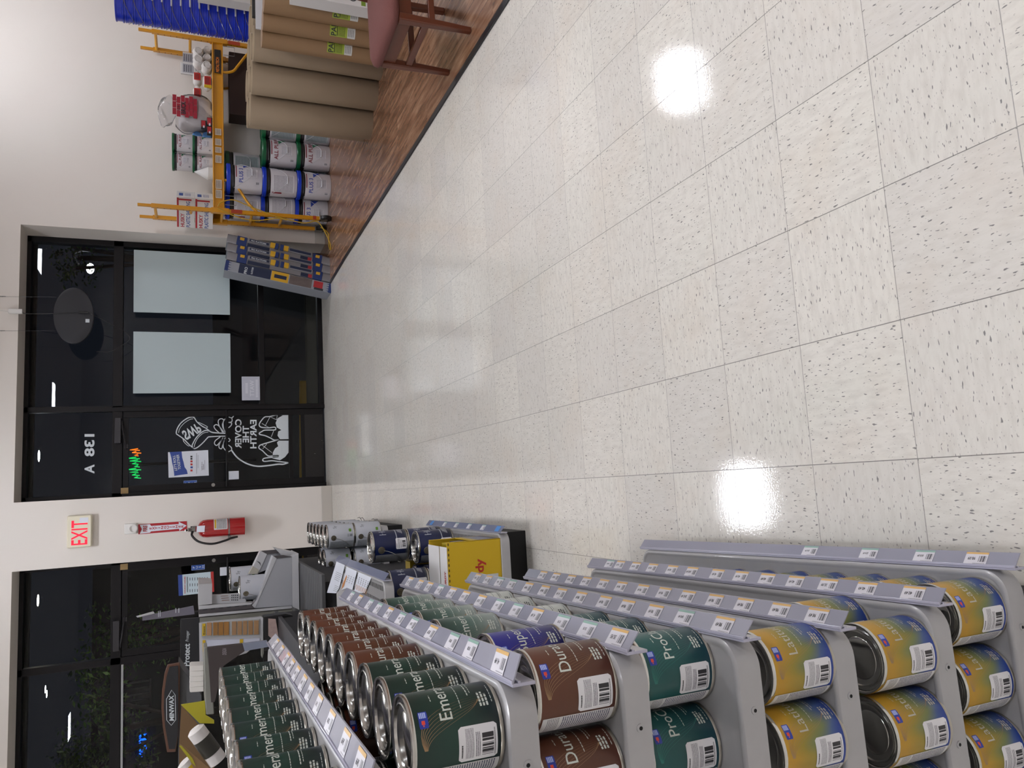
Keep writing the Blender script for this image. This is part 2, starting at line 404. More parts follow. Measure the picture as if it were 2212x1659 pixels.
def quart(kind):
    key = kind
    if key in PROTO: return copy_tree(PROTO[key])
    M, word, colr, ink = KIND[kind]
    t = empty('paint_can')
    MB().lathe([(QR, .004), (QR, QH - .006)], 40).build('label', M, t, smooth=60)
    MB().lathe([(QR - .006, .003), (QR - .002, 0), (QR + .0008, .0005), (QR + .001, .003), (QR, .005)], 40).build('bottom_rim', M_TINSIDE, t, smooth=60)
    MB().lathe(lid_profile(QR, QH), 40).build('lid', M_TIN, t, smooth=50)
    r = QR + .0003
    A = lambda d: rad_(d)
    mb = MB()
    mb.text(word, .024, wrap(r, A(-60), .066), 'LEFT', bold=.004 if kind != 'lat' else 0.0, mi=0)
    for k, (a, z, L, h) in enumerate([(-48, .052, .062, .0012), (-30, .038, .04, .0016), (-26, .034, .034, .001), (-50, .024, .022, .0028), (-50, .0195, .022, .0028), (-50, .015, .018, .0028), (-46, .009, .03, .0012), (-30, .088, .012, .0012)]):
        x = 0
        while x < L:
            wl = random.uniform(.003, .007); patch(mb, r, A(a) + x / r, A(a) + min(L, x + wl) / r, z, z + h, .0002, 2, 0); x += wl + .0011
    mb.build('printed_lettering', ink, t, smooth=0)
    if kind in ('duration', 'pro', 'super', 'emerald', 'lat', 'rain'):
        sw = MB()
        for k in range(7):
            pts = []
            for j in range(15):
                q = j / 14; s_ = -.030 + .052 * q + .004 * k * math.sin(q * 3.1); zz = .098 - .062 * q + (.012 + .0018 * k) * math.sin(q * 5.2 + .35)
                pts.append((s_, zz))
            f_ = wrap(r - .0001, A(-62), 0); wd = .00035
            for j in range(14):
                (a, b), (c, d) = pts[j], pts[j + 1]
                sw.quad(f_(a, b - wd), f_(c, d - wd), f_(c, d + wd), f_(a, b + wd))
        sw.build('swirl_print', M_INKGOLD if kind != 'pro' else mat('teal_swirl_print', '#2f7a72', .4), t, smooth=0)
    mb = MB(); patch(mb, r, A(-66), A(-44), .098, .110, .0006, 6)
    mb.build('brand_badge', M_SWBLUE, t)
    mb = MB(); patch(mb, r + .0002, A(-118), A(-72), .010, .062, .004, 14)
    mb.build('barcode_sticker', M_STICK, t)
    mb = MB(); patch(mb, r + .0001, A(-205), A(-121), .006, .113, .0004, 16)
    mb.build('instruction_panel', M_INSTR, t)
    PROTO[key] = t; return t
def put_quart(kind, x, y, z, rot, label, group=None):
    o = quart(kind); o.location = (x, y, z); o.rotation_euler = (0, 0, rad_(rot)); tag(o, label, 'paint can', group); return o

# ================= near shelving unit (4 ft gondola) =================
M_SHELF = mat('grey_shelf_enamel', '#a3a2a2', .32, .1, var=.05, bump=.05, coat=.2)
M_HOLE = mat('dark_hole', '#0c0c0d', .9); M_KICK = mat('black_kick', '#0b0b0c', .6)
M_STRIP = mat('clear_grey_plastic_channel', '#8f8f9c', .22, coat=.4)
M_STRIPEDGE = mat('plastic_channel_lip', '#a9a8b8', .18, coat=.5)
XN, YN, TH_ = -.2155, .034, .0258
def prtag(band):
    return printed('price_tag_print_' + band.strip('#'), '#cfcdd2', [('fill', (0, 0, 1, .16), band), ('bars', (.06, .30, .38, .80), '#4a4a50', 26), ('text', (.06, .86, .6, .95), '#8a8a90', 1)], .35)
M_TAGO, M_TAGG = prtag('#cfa766'), prtag('#86a79a')
M_INKD = mat('dark_ink', '#2c2b30', .6)
TAGP = {}
def price_tag(price, orange, wd=.044, h=.029):
    """lies in the local xz plane, reader looks along +y"""
    k = (price, orange)
    if k in TAGP: o = TAGP[k].copy(); COL.objects.link(o); return o
    mb = MB()
    mb.add([(0, 0, 0), (wd, 0, 0), (wd, 0, h), (0, 0, h)], [(0, 1, 2, 3)], [(0, 0), (1, 0), (1, 1), (0, 1)], 0)
    mb.text(price, .0095 if orange else .007, lambda x, y: (wd * .52 + x * .72, -.0002, h * .42 + y), 'LEFT', bold=.02, mi=1)
    o = mb.build('price_tag', [M_TAGO if orange else M_TAGG, M_INKD], smooth=0); TAGP[k] = o; return o
def shelf_tray(mb, x0, x1, y0, y1, z, th=.036, r=.045, rim=.004):
    """rolled steel tray: raised rounded rim, flat deck, deep edge"""
    def ring(d, zz): return rr(x0 + d, x1 - d, y0 + d, y1 - d, max(.004, r - d), 8, zz)
    mb.loft([ring(.016, z - th), ring(0, z - th), ring(0, z - .006), ring(.0015, z + rim * .4), ring(.005, z + rim), ring(.010, z + rim), ring(.014, z + rim * .3), ring(.017, z)], cap1=True)
LEV = [.122, .315, .530, .712, .903, 1.070, 1.258]
XO = [.040, .0, -.012, -.004, .004, -.012, -.105]      # how far each front edge stands out
DEP = [.46, .36, .36, .36, .36, .36, .30]
def gondola():
    g = thing('display_shelving', 'long grey steel shelving unit with seven shelves of paint cans beside the aisle', 'shelving', (XN, YN, 0), TH_)
    L = 1.219
    mb = MB(); mb.box(-.440, -.425, .02, L - .02, .0, 1.55); bk = mb.build('back_panel', M_SHELF, g)
    mb = MB(); mb.box(-.42, -.03, .03, L - .03, .0, .088); mb.build('kick_plate', M_KICK, g)
    for y in (.012, L - .012):
        mb = MB().box(-.455, -.425, y - .015, y + .015, 0, 1.6); mb.build('upright', M_SHELF, g, bevel=.002)
    holes = MB()
    tags_all = [['$35.09', 0, .30], ['$24.49', 0, .48], ['$24.49', 0, .62], ['98.09', 1, .20]]
    PR = ['42.49', '40.49', '98.49', '98.49', '35.95', '39.29', '24.99']
    for k, z in enumerate(LEV):
        xf = XO[k] - .026; mb = MB(); shelf_tray(mb, xf - DEP[k], xf, .02, L - .005, z)
        s = mb.build('shelf', M_SHELF, g, smooth=40)
        hb = MB()
        for j in range(int((L - .1) / .05)):
            for i in range(3):
                cx, cy = xf - .09 - i * .022, .10 + j * .05
                if (j % 4) in (0, 3): continue
                hb.add([(cx + .0035 * math.cos(q), cy + .0035 * math.sin(q), z + .0006) for q in [k2 * math.pi / 4 for k2 in range(8)]], [tuple(range(8))])
        hb.build('peg_holes', M_HOLE, s, smooth=0)
        hb = MB()
        for xx in (xf - .10, xf - .22): hb.cyl((xx, .0202, z - .018), (xx, .0185, z - .018), .006, n=12, mi=0); hb.cyl((xx, .0184, z - .018), (xx, .0183, z - .018), .0028, n=8, mi=1)
        hb.build('edge_screws', [M_SHELF, M_HOLE], s)
        # price channel, tilted face up, hinged on the lip
        def P(u, y): # u 0 hinge .. 1 free edge
            sag = 0.0
            if k == 5: sag = .010 * max(0, (.35 - y) / .35)          # near end of this one has sprung outwards
            if k == 6: sag = .012 * (1 - y)
            return Vector((xf + .004 + u * (.024 + sag), y, z + .004 - u * (.0195 - sag * .6)))
        st = MB(); n = 12
        for i in range(n):
            y0, y1 = L * i / n, L * (i + 1) / n
            st.loft([[P(0, y0), P(1, y0), P(1, y0) - Vector((0, 0, .002)), P(0, y0) - Vector((0, 0, .002))], [P(0, y1), P(1, y1), P(1, y1) - Vector((0, 0, .002)), P(0, y1) - Vector((0, 0, .002))]], cap0=(i == 0), cap1=(i == n - 1))
        stp = st.build('price_channel', M_STRIP, s, smooth=30)
        lp = MB()
        lp.box(xf - .0005, xf + .004, 0, L, z - .028, z + .004); lp.box(xf + .003, xf + .008, 0, L, z + .002, z + .0055); lp.box(xf + .003, xf + .0065, 0, L, z - .008, z - .004)
        lp.build('channel_clip', M_STRIPEDGE, s, bevel=.001)
        # tags: reader in the aisle looks along -x, his right is +y
        if k == 0: lst = [(.055, '98.09', 1), (.165, '$35.09', 0), (.30, '$24.49', 0), (.47, '$26.99', 0)]
        else:
            lst = []; y = .035 if k != 4 else .02
            i = 0
            while y < L - .05:
                lst.append((y, PR[k] if (i * 7 + k) % 5 else ['41.49', '$43.49', '35.99'][i % 3], 0 if (k == 5 and i % 3) or (k == 4 and i in (1, 2, 4, 5, 9)) or (k == 3 and i in (1, 9, 10)) else 1)); i += 1
                y += random.choice([.085, .092, .10, .088]) if k < 5 else random.choice([.10, .12, .09])
            if k == 1: lst[-1] = (lst[-1][0] - .03, '$43.49', 0)
        for (y, price, orange) in lst:
            o = price_tag(price, orange); p0 = P(.93, y); p1 = P(.06, y); up = (p1 - p0).normalized(); rt = Vector((0, 1, 0)); nrm = rt.cross(up)
            mtx = Matrix((rt, -nrm, up)).transposed().to_4x4(); mtx.translation = p0 + nrm * .0006
            o.parent = s; o.matrix_local = mtx; o.scale = (1, 1, (p1 - p0).length / .031)
    return g
GON = gondola()
def gl_(xp, yp):   # local to world in the shelving frame
    return (XN + xp * math.cos(TH_) - yp * math.sin(TH_), YN + xp * math.sin(TH_) + yp * math.cos(TH_))
SN = ['bottom', 'second', 'third', 'fourth', 'fifth', 'sixth', 'top']
def row(kind, lev, pts, colname=None, what='front row', g='paint cans on the near shelving unit', start=0):
    for i, (x, y) in enumerate(pts):
        kk = kind[i] if isinstance(kind, list) else kind
        put_quart(kk, x, y, LEV[lev] + .0012, random.uniform(-5, 4), '%s can, %s from near end, %s, %s shelf' % (KIND[kk][2], ORD[i + start], what, SN[lev]), g)
s7 = [(-.425 - .003 * i, .222 + .112 * i) for i in range(9)]
row('emerald', 6, [(-.422, .110)] + s7[:9])
s6y = [.130, .250, .365, .480, .590, .700, .805, .915, 1.02, 1.125]
row(['emerald'] * 3 + ['duration'] * 7, 5, [(-.318 - .02 * y, y) for y in s6y])
row('duration', 4, [(-.285, .122)]); row('super', 4, [(-.285, .262)], start=1)
row('rain', 4, [(-.300, .53), (-.30, .655), (-.305, .80), (-.31, .95)], start=2)
row('pro', 3, [(-.297, .165), (-.305, .325), (-.310, .45)])
row('pale', 3, [(-.315, .62), (-.32, .80), (-.32, .92)], start=3)
row('lat', 2, [(-.305, .108)])
row('lat', 1, [(-.318, .103), (-.30, .235)])
row(['lat'] * 10 + ['black'], 0, [(-.275 - .006 * i, .115 + .109 * i) for i in range(11)])
B2 = 'second row back'
row('emerald', 5, [(-.435, .135), (-.44, .26)], what=B2)
row('duration', 5, [(-.445, .60), (-.445, .71), (-.445, .82)], what=B2, start=2)
row('duration', 4, [(-.402, .118)], what=B2)
row('pro', 3, [(-.412, .165)], what=B2)
row('lat', 2, [(-.418, .100)], what=B2); row('lat', 1, [(-.432, .095), (-.42, .22)], what=B2); row('lat', 0, [(-.392, .118), (-.508, .112)], what=B2)
row('lat', 1, [(-.547, .10)], what='third row back'); 
# ================= shop front: frames, doors, glass =================
def archglass(name, tint, refl=.0, ior=1.5, rough=.0):
    if name in MATS: return MATS[name]
    m = bpy.data.materials.new(name); m.use_nodes = True; MATS[name] = m; t = m.node_tree; n = t.nodes; n.remove(n['Principled BSDF'])
    tr = n.new('ShaderNodeBsdfTransparent'); tr.inputs[0].default_value = lin(tint); gl = n.new('ShaderNodeBsdfGlossy'); gl.inputs[0].default_value = (.9, .93, .95, 1); gl.inputs[1].default_value = rough
    fr = n.new('ShaderNodeFresnel'); fr.inputs[0].default_value = ior; ad = n.new('ShaderNodeMath'); ad.operation = 'ADD'; ad.inputs[1].default_value = refl
    mx = n.new('ShaderNodeMixShader'); t.links.new(fr.outputs[0], ad.inputs[0]); t.links.new(ad.outputs[0], mx.inputs[0]); t.links.new(tr.outputs[0], mx.inputs[1]); t.links.new(gl.outputs[0], mx.inputs[2]); t.links.new(mx.outputs[0], n['Material Output'].inputs[0]); return m
M_GLASS = archglass('window_glass', '#e3e8e6', .0, 1.38)
GY = FY + .05
def pane(mb, x0, x1, z0, z1, y=GY): mb.quad((x0, y, z0), (x1, y, z0), (x1, y, z1), (x0, y, z1))
def fbox(mb, x0, x1, z0, z1, y0=FY, y1=FY + .10): mb.box(x0, x1, y0, y1, z0, z1)
# window_1: right of the door in opening 1
w1 = struct(empty('window_1', (1.9, FY, 0)))
mb = MB(Matrix.Translation((-1.9, -FY, 0)))
fbox(mb, .085, 2.85, 2.965, 3.005); fbox(mb, .085, 2.85, 2.105, 2.20); fbox(mb, .085, .13, 0, 3.0); fbox(mb, .985, 1.045, 0, 3.0); fbox(mb, 2.79, 2.85, 0, 3.0); fbox(mb, 1.045, 2.79, .66, .72); fbox(mb, 1.045, 2.79, 0, .055); fbox(mb, .985, 1.03, 0, 2.2, FY - .02, FY)
mb.build('window_frame', M_FRAME, w1, bevel=.003)
mb = MB(Matrix.Translation((-1.9, -FY, 0)))
for b in ((.13, .985, 2.2, 2.965), (1.045, 2.79, 2.2, 2.965), (1.045, 2.79, .72, 2.105), (1.045, 2.79, .055, .66)): pane(mb, *b)
mb.build('glass', M_GLASS, w1, smooth=0)
w2 = struct(empty('window_2', (-2.2, FY, 0)))
mb = MB(Matrix.Translation((2.2, -FY, 0)))
fbox(mb, -3.9, -.565, 2.965, 3.005); fbox(mb, -3.9, -.565, 2.105, 2.20); fbox(mb, -.61, -.565, 0, 3.0); fbox(mb, -1.60, -1.53, 0, 3.0); fbox(mb, -3.9, -3.84, 0, 3.0); fbox(mb, -3.84, -1.60, 0, .06); fbox(mb, -3.84, -1.6, .66, .72)
mb.build('window_frame', M_FRAME, w2, bevel=.003)
mb = MB(Matrix.Translation((2.2, -FY, 0)))
for b in ((-1.53, -.61, 2.2, 2.965), (-3.84, -1.60, 2.2, 2.965), (-3.84, -1.6, .72, 2.105), (-3.84, -1.6, .06, .66)): pane(mb, *b)
mb.build('glass', M_GLASS, w2, smooth=0)
mb = MB(Matrix.Translation((2.2, -FY, 0))); mb.box(-3.84, -1.60, FY - .03, FY - .005, 2.078, 2.098); mb.build('blind_headrail', mat('pale_grey_metal', '#9a9c9c', .4), w2)
# scuffed kick plate
m, t = custom('scuffed_kick_plate'); v = t.coord(); n = t.noise(t.mapping(v, (60, 1, 14)), 1.0, 2, .6)
t.put(t.b.inputs['Base Color'], t.mix(t.m('MULTIPLY', t.m('SUBTRACT', n, .715), 30, clamp=True), '#0e0b0b', '#a8a49c')); t.b.inputs['Roughness'].default_value = .4; M_KPL = m
M_STEEL = mat('brushed_steel', '#9b9b98', .3, 1.0); M_BLK = mat('black_plastic', '#141416', .4); M_TAN = mat('folded_cardboard', '#a58a5e', .8)
M_DARKGREY = mat('dark_grey_metal', '#3b3a3d', .35, .6)
def door(i, x0, x1, hinge_right):
    cx = (x0 + x1) / 2; d = struct(empty('door_%d' % i, (cx, FY, 0))); T = Matrix.Translation((-cx, -FY, 0)); y0, y1 = FY + .012, FY + .056
    mb = MB(T); s = .068
    for a in ((x0, x0 + s, .02, 2.1), (x1 - s, x1, .02, 2.1), (x0 + s, x1 - s, 2.045, 2.1), (x0 + s, x1 - s, .365, .405), (x0 + s, x1 - s, .225, .268)): fbox(mb, *a, y0, y1)
    mb.build('door_frame', M_FRAME, d, bevel=.002)
    MB(T).box(x0 + s, x1 - s, y0 - .004, y1 - .01, .02, .228).build('kick_plate', M_KPL, d)
    mb = MB(T); pane(mb, x0 + s, x1 - s, .405, 2.045, FY + .035); pane(mb, x0 + s, x1 - s, .268, .365, FY + .035); mb.build('glass', M_GLASS, d, smooth=0)
    mb = MB(T); mb.cyl((x0 + .01, FY - .07, 1.078), (x1 - .01, FY - .07, 1.078), .011); mb.cyl((x0 + .02, FY - .07, 1.078), (x0 + .02, y0, 1.078), .009); mb.cyl((x1 - .02, FY - .07, 1.078), (x1 - .02, y0, 1.078), .009)
    mb.build('push_bar', M_FRAME, d)
    lx = x0 + .034 if hinge_right else x1 - .034
    MB(T).cyl((lx, y0 - .006, 1.215), (lx, y0, 1.215), .019, n=20).build('lock_cylinder', M_STEEL, d)
    hx = x1 - .1 if hinge_right else x0 + .1; q = -1 if hinge_right else 1
    MB(T).box(hx - .03, hx + .27 * q if q > 0 else hx + .03, FY - .05, FY, 2.115, 2.175).build('closer_body', M_DARKGREY, d, bevel=.004) if q > 0 else MB(T).box(hx - .24, hx + .03, FY - .05, FY, 2.115, 2.175).build('closer_body', M_DARKGREY, d, bevel=.004)
    mb = MB(T); mb.tube([(hx, FY - .03, 2.11), (hx + .16 * q, FY - .10, 2.085), (hx + .30 * q, y0 - .01, 2.07)], .008); mb.box(hx + .27 * q - .02, hx + .27 * q + .02, y0 - .02, y0, 2.05, 2.085); mb.build('closer_arm', M_DARKGREY, d)
    cxx = x0 + .02 if hinge_right else x1 - .02
    MB(T).box(cxx - .03, cxx + .03, FY - .006, FY + .006, 2.045, 2.115).build('cardboard_shim', M_TAN, d)
    return d
D1 = door(1, .13, .985, True); D2 = door(2, -1.53, -.61, False)

# ---------------- decals on the first door ----------------
DY = FY + .030
M_VINYL = mat('white_vinyl', '#c9d0d4', .5); M_PAPERW = mat('white_paper', '#d5d9e2', .6); M_NAVY = mat('blue_print', '#2b458f', .5); M_REDP = mat('red_print', '#b32a26', .5); M_BLKP = mat('black_print', '#2a2b30', .6)
def crop(ox, oy, s, Y=DY): return lambda x, y: at(ox + x * s, oy + y * s, 1, Y)
def ribbon(mb, pts, wd, fn, curve=False, mi=None, closed=False):
    if curve: pts = [(p.x, p.y) for p in chain([(a, b, 0) for a, b in pts], 5)]
    if closed: pts = pts + [pts[0]]
    L = []; 
    for i, p in enumerate(pts):
        a = pts[max(0, i - 1)]; b = pts[min(len(pts) - 1, i + 1)]; dx, dy = b[0] - a[0], b[1] - a[1]; q = math.hypot(dx, dy) or 1
        nx, ny = -dy / q * wd / 2, dx / q * wd / 2; L.append((fn(p[0] + nx, p[1] + ny), fn(p[0] - nx, p[1] - ny)))
    mb.add([q for l in L for q in l], [(2 * i, 2 * i + 2, 2 * i + 3, 2 * i + 1) for i in range(len(L) - 1)], None, mi)
def flat(mb, pts, fn, mi=None): mb.add([fn(*p) for p in pts], [tuple(range(len(pts)))], None, mi)
c1 = crop(350, 880, 300 / 2212)
mb = MB(); rb = lambda pts, w=16, cv=True, **k: ribbon(mb, pts, w, c1, cv, **k)
rb([(225, 415), (240, 345), (300, 250), (400, 175), (480, 152), (515, 165)], 18); rb([(262, 405), (285, 330), (355, 250), (440, 195), (495, 182)], 9)
rb([(515, 165), (560, 235), (640, 300), (705, 335), (762, 382)], 16); rb([(560, 235), (610, 250), (700, 295), (725, 315), (700, 330)], 10); rb([(225, 420), (262, 445), (340, 500), (400, 560), (440, 600), (505, 655)], 16); rb([(330, 500), (350, 550), (400, 600), (430, 615), (445, 600)], 10)
rb([(762, 382), (700, 365), (620, 405), (540, 490), (490, 580), (480, 612), (505, 655), (560, 640), (640, 575), (710, 500), (740, 468)], 16); rb([(735, 395), (660, 410), (570, 490), (520, 590), (515, 630)], 9)
rb([(740, 370), (800, 398), (900, 408), (1018, 415)], 18); rb([(738, 470), (800, 466), (900, 460), (1018, 458)], 16)
for L in ([(920, 410), (850, 350), (828, 300), (860, 275), (900, 292), (950, 350), (985, 400)], [(965, 400), (902, 270), (900, 205), (945, 180), (982, 205), (962, 270), (972, 330), (1000, 385)], [(1018, 165), (978, 230), (978, 320), (1010, 400)], [(930, 468), (850, 530), (836, 580), (872, 606), (915, 560), (970, 490)], [(970, 480), (912, 590), (912, 645), (950, 657), (968, 600), (1000, 500)], [(1020, 692), (975, 630), (985, 540), (1010, 480)],
          [(1165, 100), (1115, 165), (1062, 152)], [(1115, 165), (1112, 225), (1060, 240), (1108, 250), (1098, 290), (1058, 326)], [(1058, 490), (1085, 522), (1058, 548)], [(1058, 600), (1104, 640), (1104, 682), (1060, 706)]): rb(L, 14)
rb([(1104, 680), (1200, 800), (1350, 895), (1520, 938), (1700, 925), (1850, 905), (1930, 905), (2012, 880)], 22)
rb([(1935, 95), (1925, 118), (1840, 115), (1720, 145), (1640, 152), (1590, 200), (1550, 262), (1555, 300), (1600, 320), (1700, 326), (1790, 315), (1812, 336), (1790, 360), (1640, 362), (1590, 385), (1550, 410), (1560, 432), (1640, 450), (1720, 485), (1790, 520), (1860, 512), (1700, 558), (1600, 588), (1552, 610), (1545, 650), (1600, 690), (1650, 740), (1700, 775), (1790, 770), (1850, 768), (1830, 790), (1700, 800), (1620, 815), (1605, 845), (1640, 860), (1750, 850), (1880, 865), (2012, 880)], 17)
flat(mb, [(1990, 92), (2010, 110), (2015, 505), (1880, 508), (1840, 450), (1850, 385), (1900, 360), (1830, 320), (1808, 250), (1840, 175), (1900, 140)], c1)
flat(mb, [(1860, 530), (2015, 530), (2015, 720), (1960, 790), (1880, 842), (1760, 812), (1765, 720), (1800, 655), (1850, 620), (1830, 560)], c1)
for L in ([(1720, 150), (1640, 300)], [(1590, 255), (1700, 320)], [(1720, 150), (1830, 200)], [(1835, 120), (1825, 195)], [(1780, 370), (1740, 470)], [(1670, 580), (1605, 660)], [(1580, 590), (1750, 720)]): rb(L, 7, False)
MIR = lambda bx, sy, fn: (lambda x, y: fn(bx - y, sy + x))      # mirrored lettering, reads from the street
for s_, bx, sy, sz, ln in (('COVER', 1262, 188, 128, 465), ('THE', 1382, 295, 128, 265), ('EARTH', 1502, 198, 128, 455)):
    vs, fs = text_geo(s_, 1, 'LEFT', .025); wd = max(v[0] for v in vs); k = ln / wd
    mb.add([c1(bx - y * sz / .92, sy + x * k) for x, y in vs], fs)
vs, fs = text_geo('SWP', 1, 'CENTER', .03); k = 120
mb.add([c1(430 + 45 + (x * .87 * 145 + (y - .35) * .5 * 215), 385 + (x * -.5 * 145 + (y - .35) * .87 * 215)) for x, y in vs], fs)
tag(mb.build('door_decal', M_VINYL, smooth=0, solid=.0004), 'white vinyl logo of a paint can pouring over a globe on the first door', 'decal')
# street number above the door
c2 = crop(0, 840, 720 / 2212, GY - .004); mb = MB()
vs, fs = text_geo('138', 1, 'LEFT', .03); k = 148 / max(v[0] for v in vs); mb.add([c2(624 - y * 88, 300 + x * k) for x, y in vs], fs)
vs, fs = text_geo('A', 1, 'LEFT', .03); k = 60 / max(v[0] for v in vs); mb.add([c2(624 - y * 88, 502 + x * k) for x, y in vs], fs)
tag(mb.build('street_number', M_VINYL, smooth=0, solid=.0004), 'white street number 138 A, mirrored, on the glass over the door', 'number')
# poster
p = crop(350, 880, 300 / 2212, DY - .002); pt = thing('poster', 'white and blue poster reading LETS ROLL TOGETHER taped inside the first door', 'poster', at(350 + 420 * .1356, 880 + 900 * .1356, 1, DY)); inv = Matrix.Translation(-Vector(pt.location))
mb = MB(inv); flat(mb, [(95, 715), (735, 680), (745, 1085), (105, 1120)], p); mb.build('paper', M_PAPERW, pt, smooth=0, solid=.0006)
pf = crop(350, 880, 300 / 2212, DY - .0035); mb = MB(inv); flat(mb, [(122, 712), (312, 703), (322, 800), (345, 880), (360, 950), (395, 1000), (410, 1060), (300, 1075), (195, 1092), (188, 1020), (178, 950), (160, 880), (148, 800)], pf); mb.build('blue_roller_print', M_NAVY, pt, smooth=0)
RD = lambda bx, sy, fn: (lambda x, y: fn(bx + y * -1, sy - x))  # lettering that reads from inside
pg = crop(350, 880, 300 / 2212, DY - .0045); mb = MB(inv)
def ln(s_, bx, sy, h, L, fn, mi=0, slope=0, bold=.02):
    vs, fs = text_geo(s_, 1, 'LEFT', bold); k = L / max(v[0] for v in vs); mb.add([fn(bx - y * h / .72 + slope * x * k, sy - x * k) for x, y in vs], fs, None, mi)
ln("LET'S ROLL", 240, 1008, 42, 245, pg, 0, -.13); ln('TOGETHER', 300, 990, 44, 240, pg, 0, -.13)
mb.build('white_lettering', M_VINYL, pt, smooth=0)
mb = MB(inv); ln('Leave us a', 640, 1000, 16, 130, pg); ln('Review', 665, 990, 16, 90, pg)
for i in range(22): flat(mb, [(548, 730 + i * 15), (554, 730 + i * 15), (554, 741 + i * 15), (548, 741 + i * 15)], pg)
for i in range(14): flat(mb, [(572, 760 + i * 15), (577, 760 + i * 15), (577, 770 + i * 15), (572, 770 + i * 15)], pg)
for i in range(10): flat(mb, [(680, 840 + i * 16), (685, 840 + i * 16), (685, 852 + i * 16), (680, 852 + i * 16)], pg)
for yy in (785, 820): flat(mb, [(452, yy - 14), (484, yy - 14), (484, yy + 12), (452, yy + 12)], pg)
mb.build('small_print', M_BLKP, pt, smooth=0)
mb = MB(inv)
for yy in (860, 908, 1005): flat(mb, [(452, yy - 15), (486, yy - 15), (486, yy + 15), (452, yy + 15)], pg)
mb.build('red_icons', M_REDP, pt, smooth=0)
mb = MB(inv); flat(mb, [(452, 940), (490, 940), (490, 970), (452, 970)], pg); mb.build('blue_icon', M_NAVY, pt, smooth=0)
def push(px, py, label, ang=0):
    q = at(px, py, 1, DY - .002); o = thing('push_sticker', label, 'sticker', q)
    MB().box(-.030, .030, -.0006, .0006, -.067, .067).build('film', mat('blue_film', '#2553a8', .4), o, smooth=0)
    mb = MB()
    for i, ch in enumerate('PUSH'): mb.text(ch, .038, lambda x, y, i=i: (x, -.0012, .032 - i * .030 + y * .75), 'CENTER', bold=.02)
    for a in ((-.028, -.026, -.064, .064), (.026, .028, -.064, .064), (-.028, .028, -.064, -.062), (-.028, .028, .062, .064)): mb.box(a[0], a[1], -.0012, -.0007, a[2], a[3])
    mb.build('white_lettering', M_VINYL, o, smooth=0)
push(411, 1044, 'small blue PUSH sticker on the first door below the poster'); push(428, 1225, 'small blue PUSH sticker on the second door near the pier')
def notice(px0, py0, px1, py1, label, m_=None, Y=DY, name='paper_notice'):
    a, b = at(px0, py0, 1, Y), at(px1, py1, 1, Y); x0, x1 = sorted((a.x, b.x)); z0, z1 = sorted((a.z, b.z))
    return tag(MB(Matrix.Translation((0, 0, 0))).box(x0, x1, Y, Y + .001, z0, z1).build(name, m_ or M_PAPERW, smooth=0), label, 'notice')
notice(494, 1018, 516, 1035, 'small blank white notice on the first door under the push bar')
notice(475, 1226, 497, 1242, 'small blank white notice on the second door under the push bar')
# ---------------- window panels and sign ----------------
M_PANEL = mat('pale_blue_panel', '#aebdc0', .25, coat=.4)
for (x0, x1, nm) in ((2.045, 2.735, 'right of the pair'), (1.165, 1.832, 'left of the pair')):
    o = MB().box(x0, x1, 8.06, 8.072, 1.028, 2.0).build('sign_panel', M_PANEL, smooth=0, bevel=.002); tag(o, 'large blank pale blue panel hung in the big window, ' + nm, 'sign', 'pale window panels')
q = at(541.5, 839, 1, 8.12); wt = thing('window_sign', 'small grey white sign with mirrored lettering in the lower part of the window', 'sign', q)
MB().box(-.135, .135, 0, .006, -.099, .095).build('board', mat('grey_white_board', '#b4b6c2', .4), wt, smooth=0, bevel=.002)
mb = MB()
mb.text('WATT', .062, lambda x, y: (-x, -.0012, -.035 + y), 'CENTER', bold=.02)
for z, h, w_ in ((.030, .026, .055), (-.078, .024, .10)):
    x = -w_
    while x < w_: mb.box(x, x + .012, -.0012, -.0008, z, z + h); x += .017
mb.build('faint_lettering', mat('faint_print', '#cfd0d8', .5), wt, smooth=0)
# oval sign hung from the wall by wires, seen from the back
ov = thing('hanging_oval_sign', 'black oval sign seen from behind, hanging on wires in front of the window', 'sign', (1.91, 7.72, 2.515))
mb = MB(); n = 56
mb.loft([[(.285 * k * math.cos(2 * math.pi * i / n), y, .178 * k * math.sin(2 * math.pi * i / n)) for i in range(n)] for k, y in ((.97, -.022), (1, -.018), (1, .018), (.97, .022))], cap0=True, cap1=True)
mb.build('oval_board', mat('black_board', '#1b1c22', .5), ov, smooth=30)
MB().box(-.07, -.035, -.024, -.022, -.14, -.105).build('white_tag', M_VINYL, ov, smooth=0)
mb = MB()
for X in (2.10 - 1.91, 1.757 - 1.91): mb.tube([(X, .078, .63), (X, .02, .16)], .0012, 5)
mb.build('hanging_wire', M_DARKGREY, ov)
for X, w_ in ((2.10, 'right'), (1.757, 'left')):
    mb = MB(); mb.tube([(X, 7.79, 3.24), (X, 7.775, 3.26), (X, 7.76, 3.23), (X, 7.78, 3.11), (X, 7.80, 3.14), (X + .004, 7.79, 3.22)], .0025, 6)
    tag(mb.build('wire_hook', M_STEEL), 'thin wire hook on the wall above the window, %s one of two' % w_, 'hook')
adp = thing('power_adapter', 'white power adapter with a black cord at the head of the window', 'adapter', (1.95, 7.8, 3.03))
MB().box(-.022, .022, -.05, -.004, -.065, .055).build('casing', mat('white_plastic', '#d8d6d2', .35), adp, bevel=.006)
mb = MB(); mb.tube(chain([(0, -.03, .05), (.005, -.025, .2), (-.03, -.012, .45), (.0, -.012, .9)], 6), .004, 6); mb.build('white_cable', mat('white_plastic2', '#cfccc6', .4), adp)
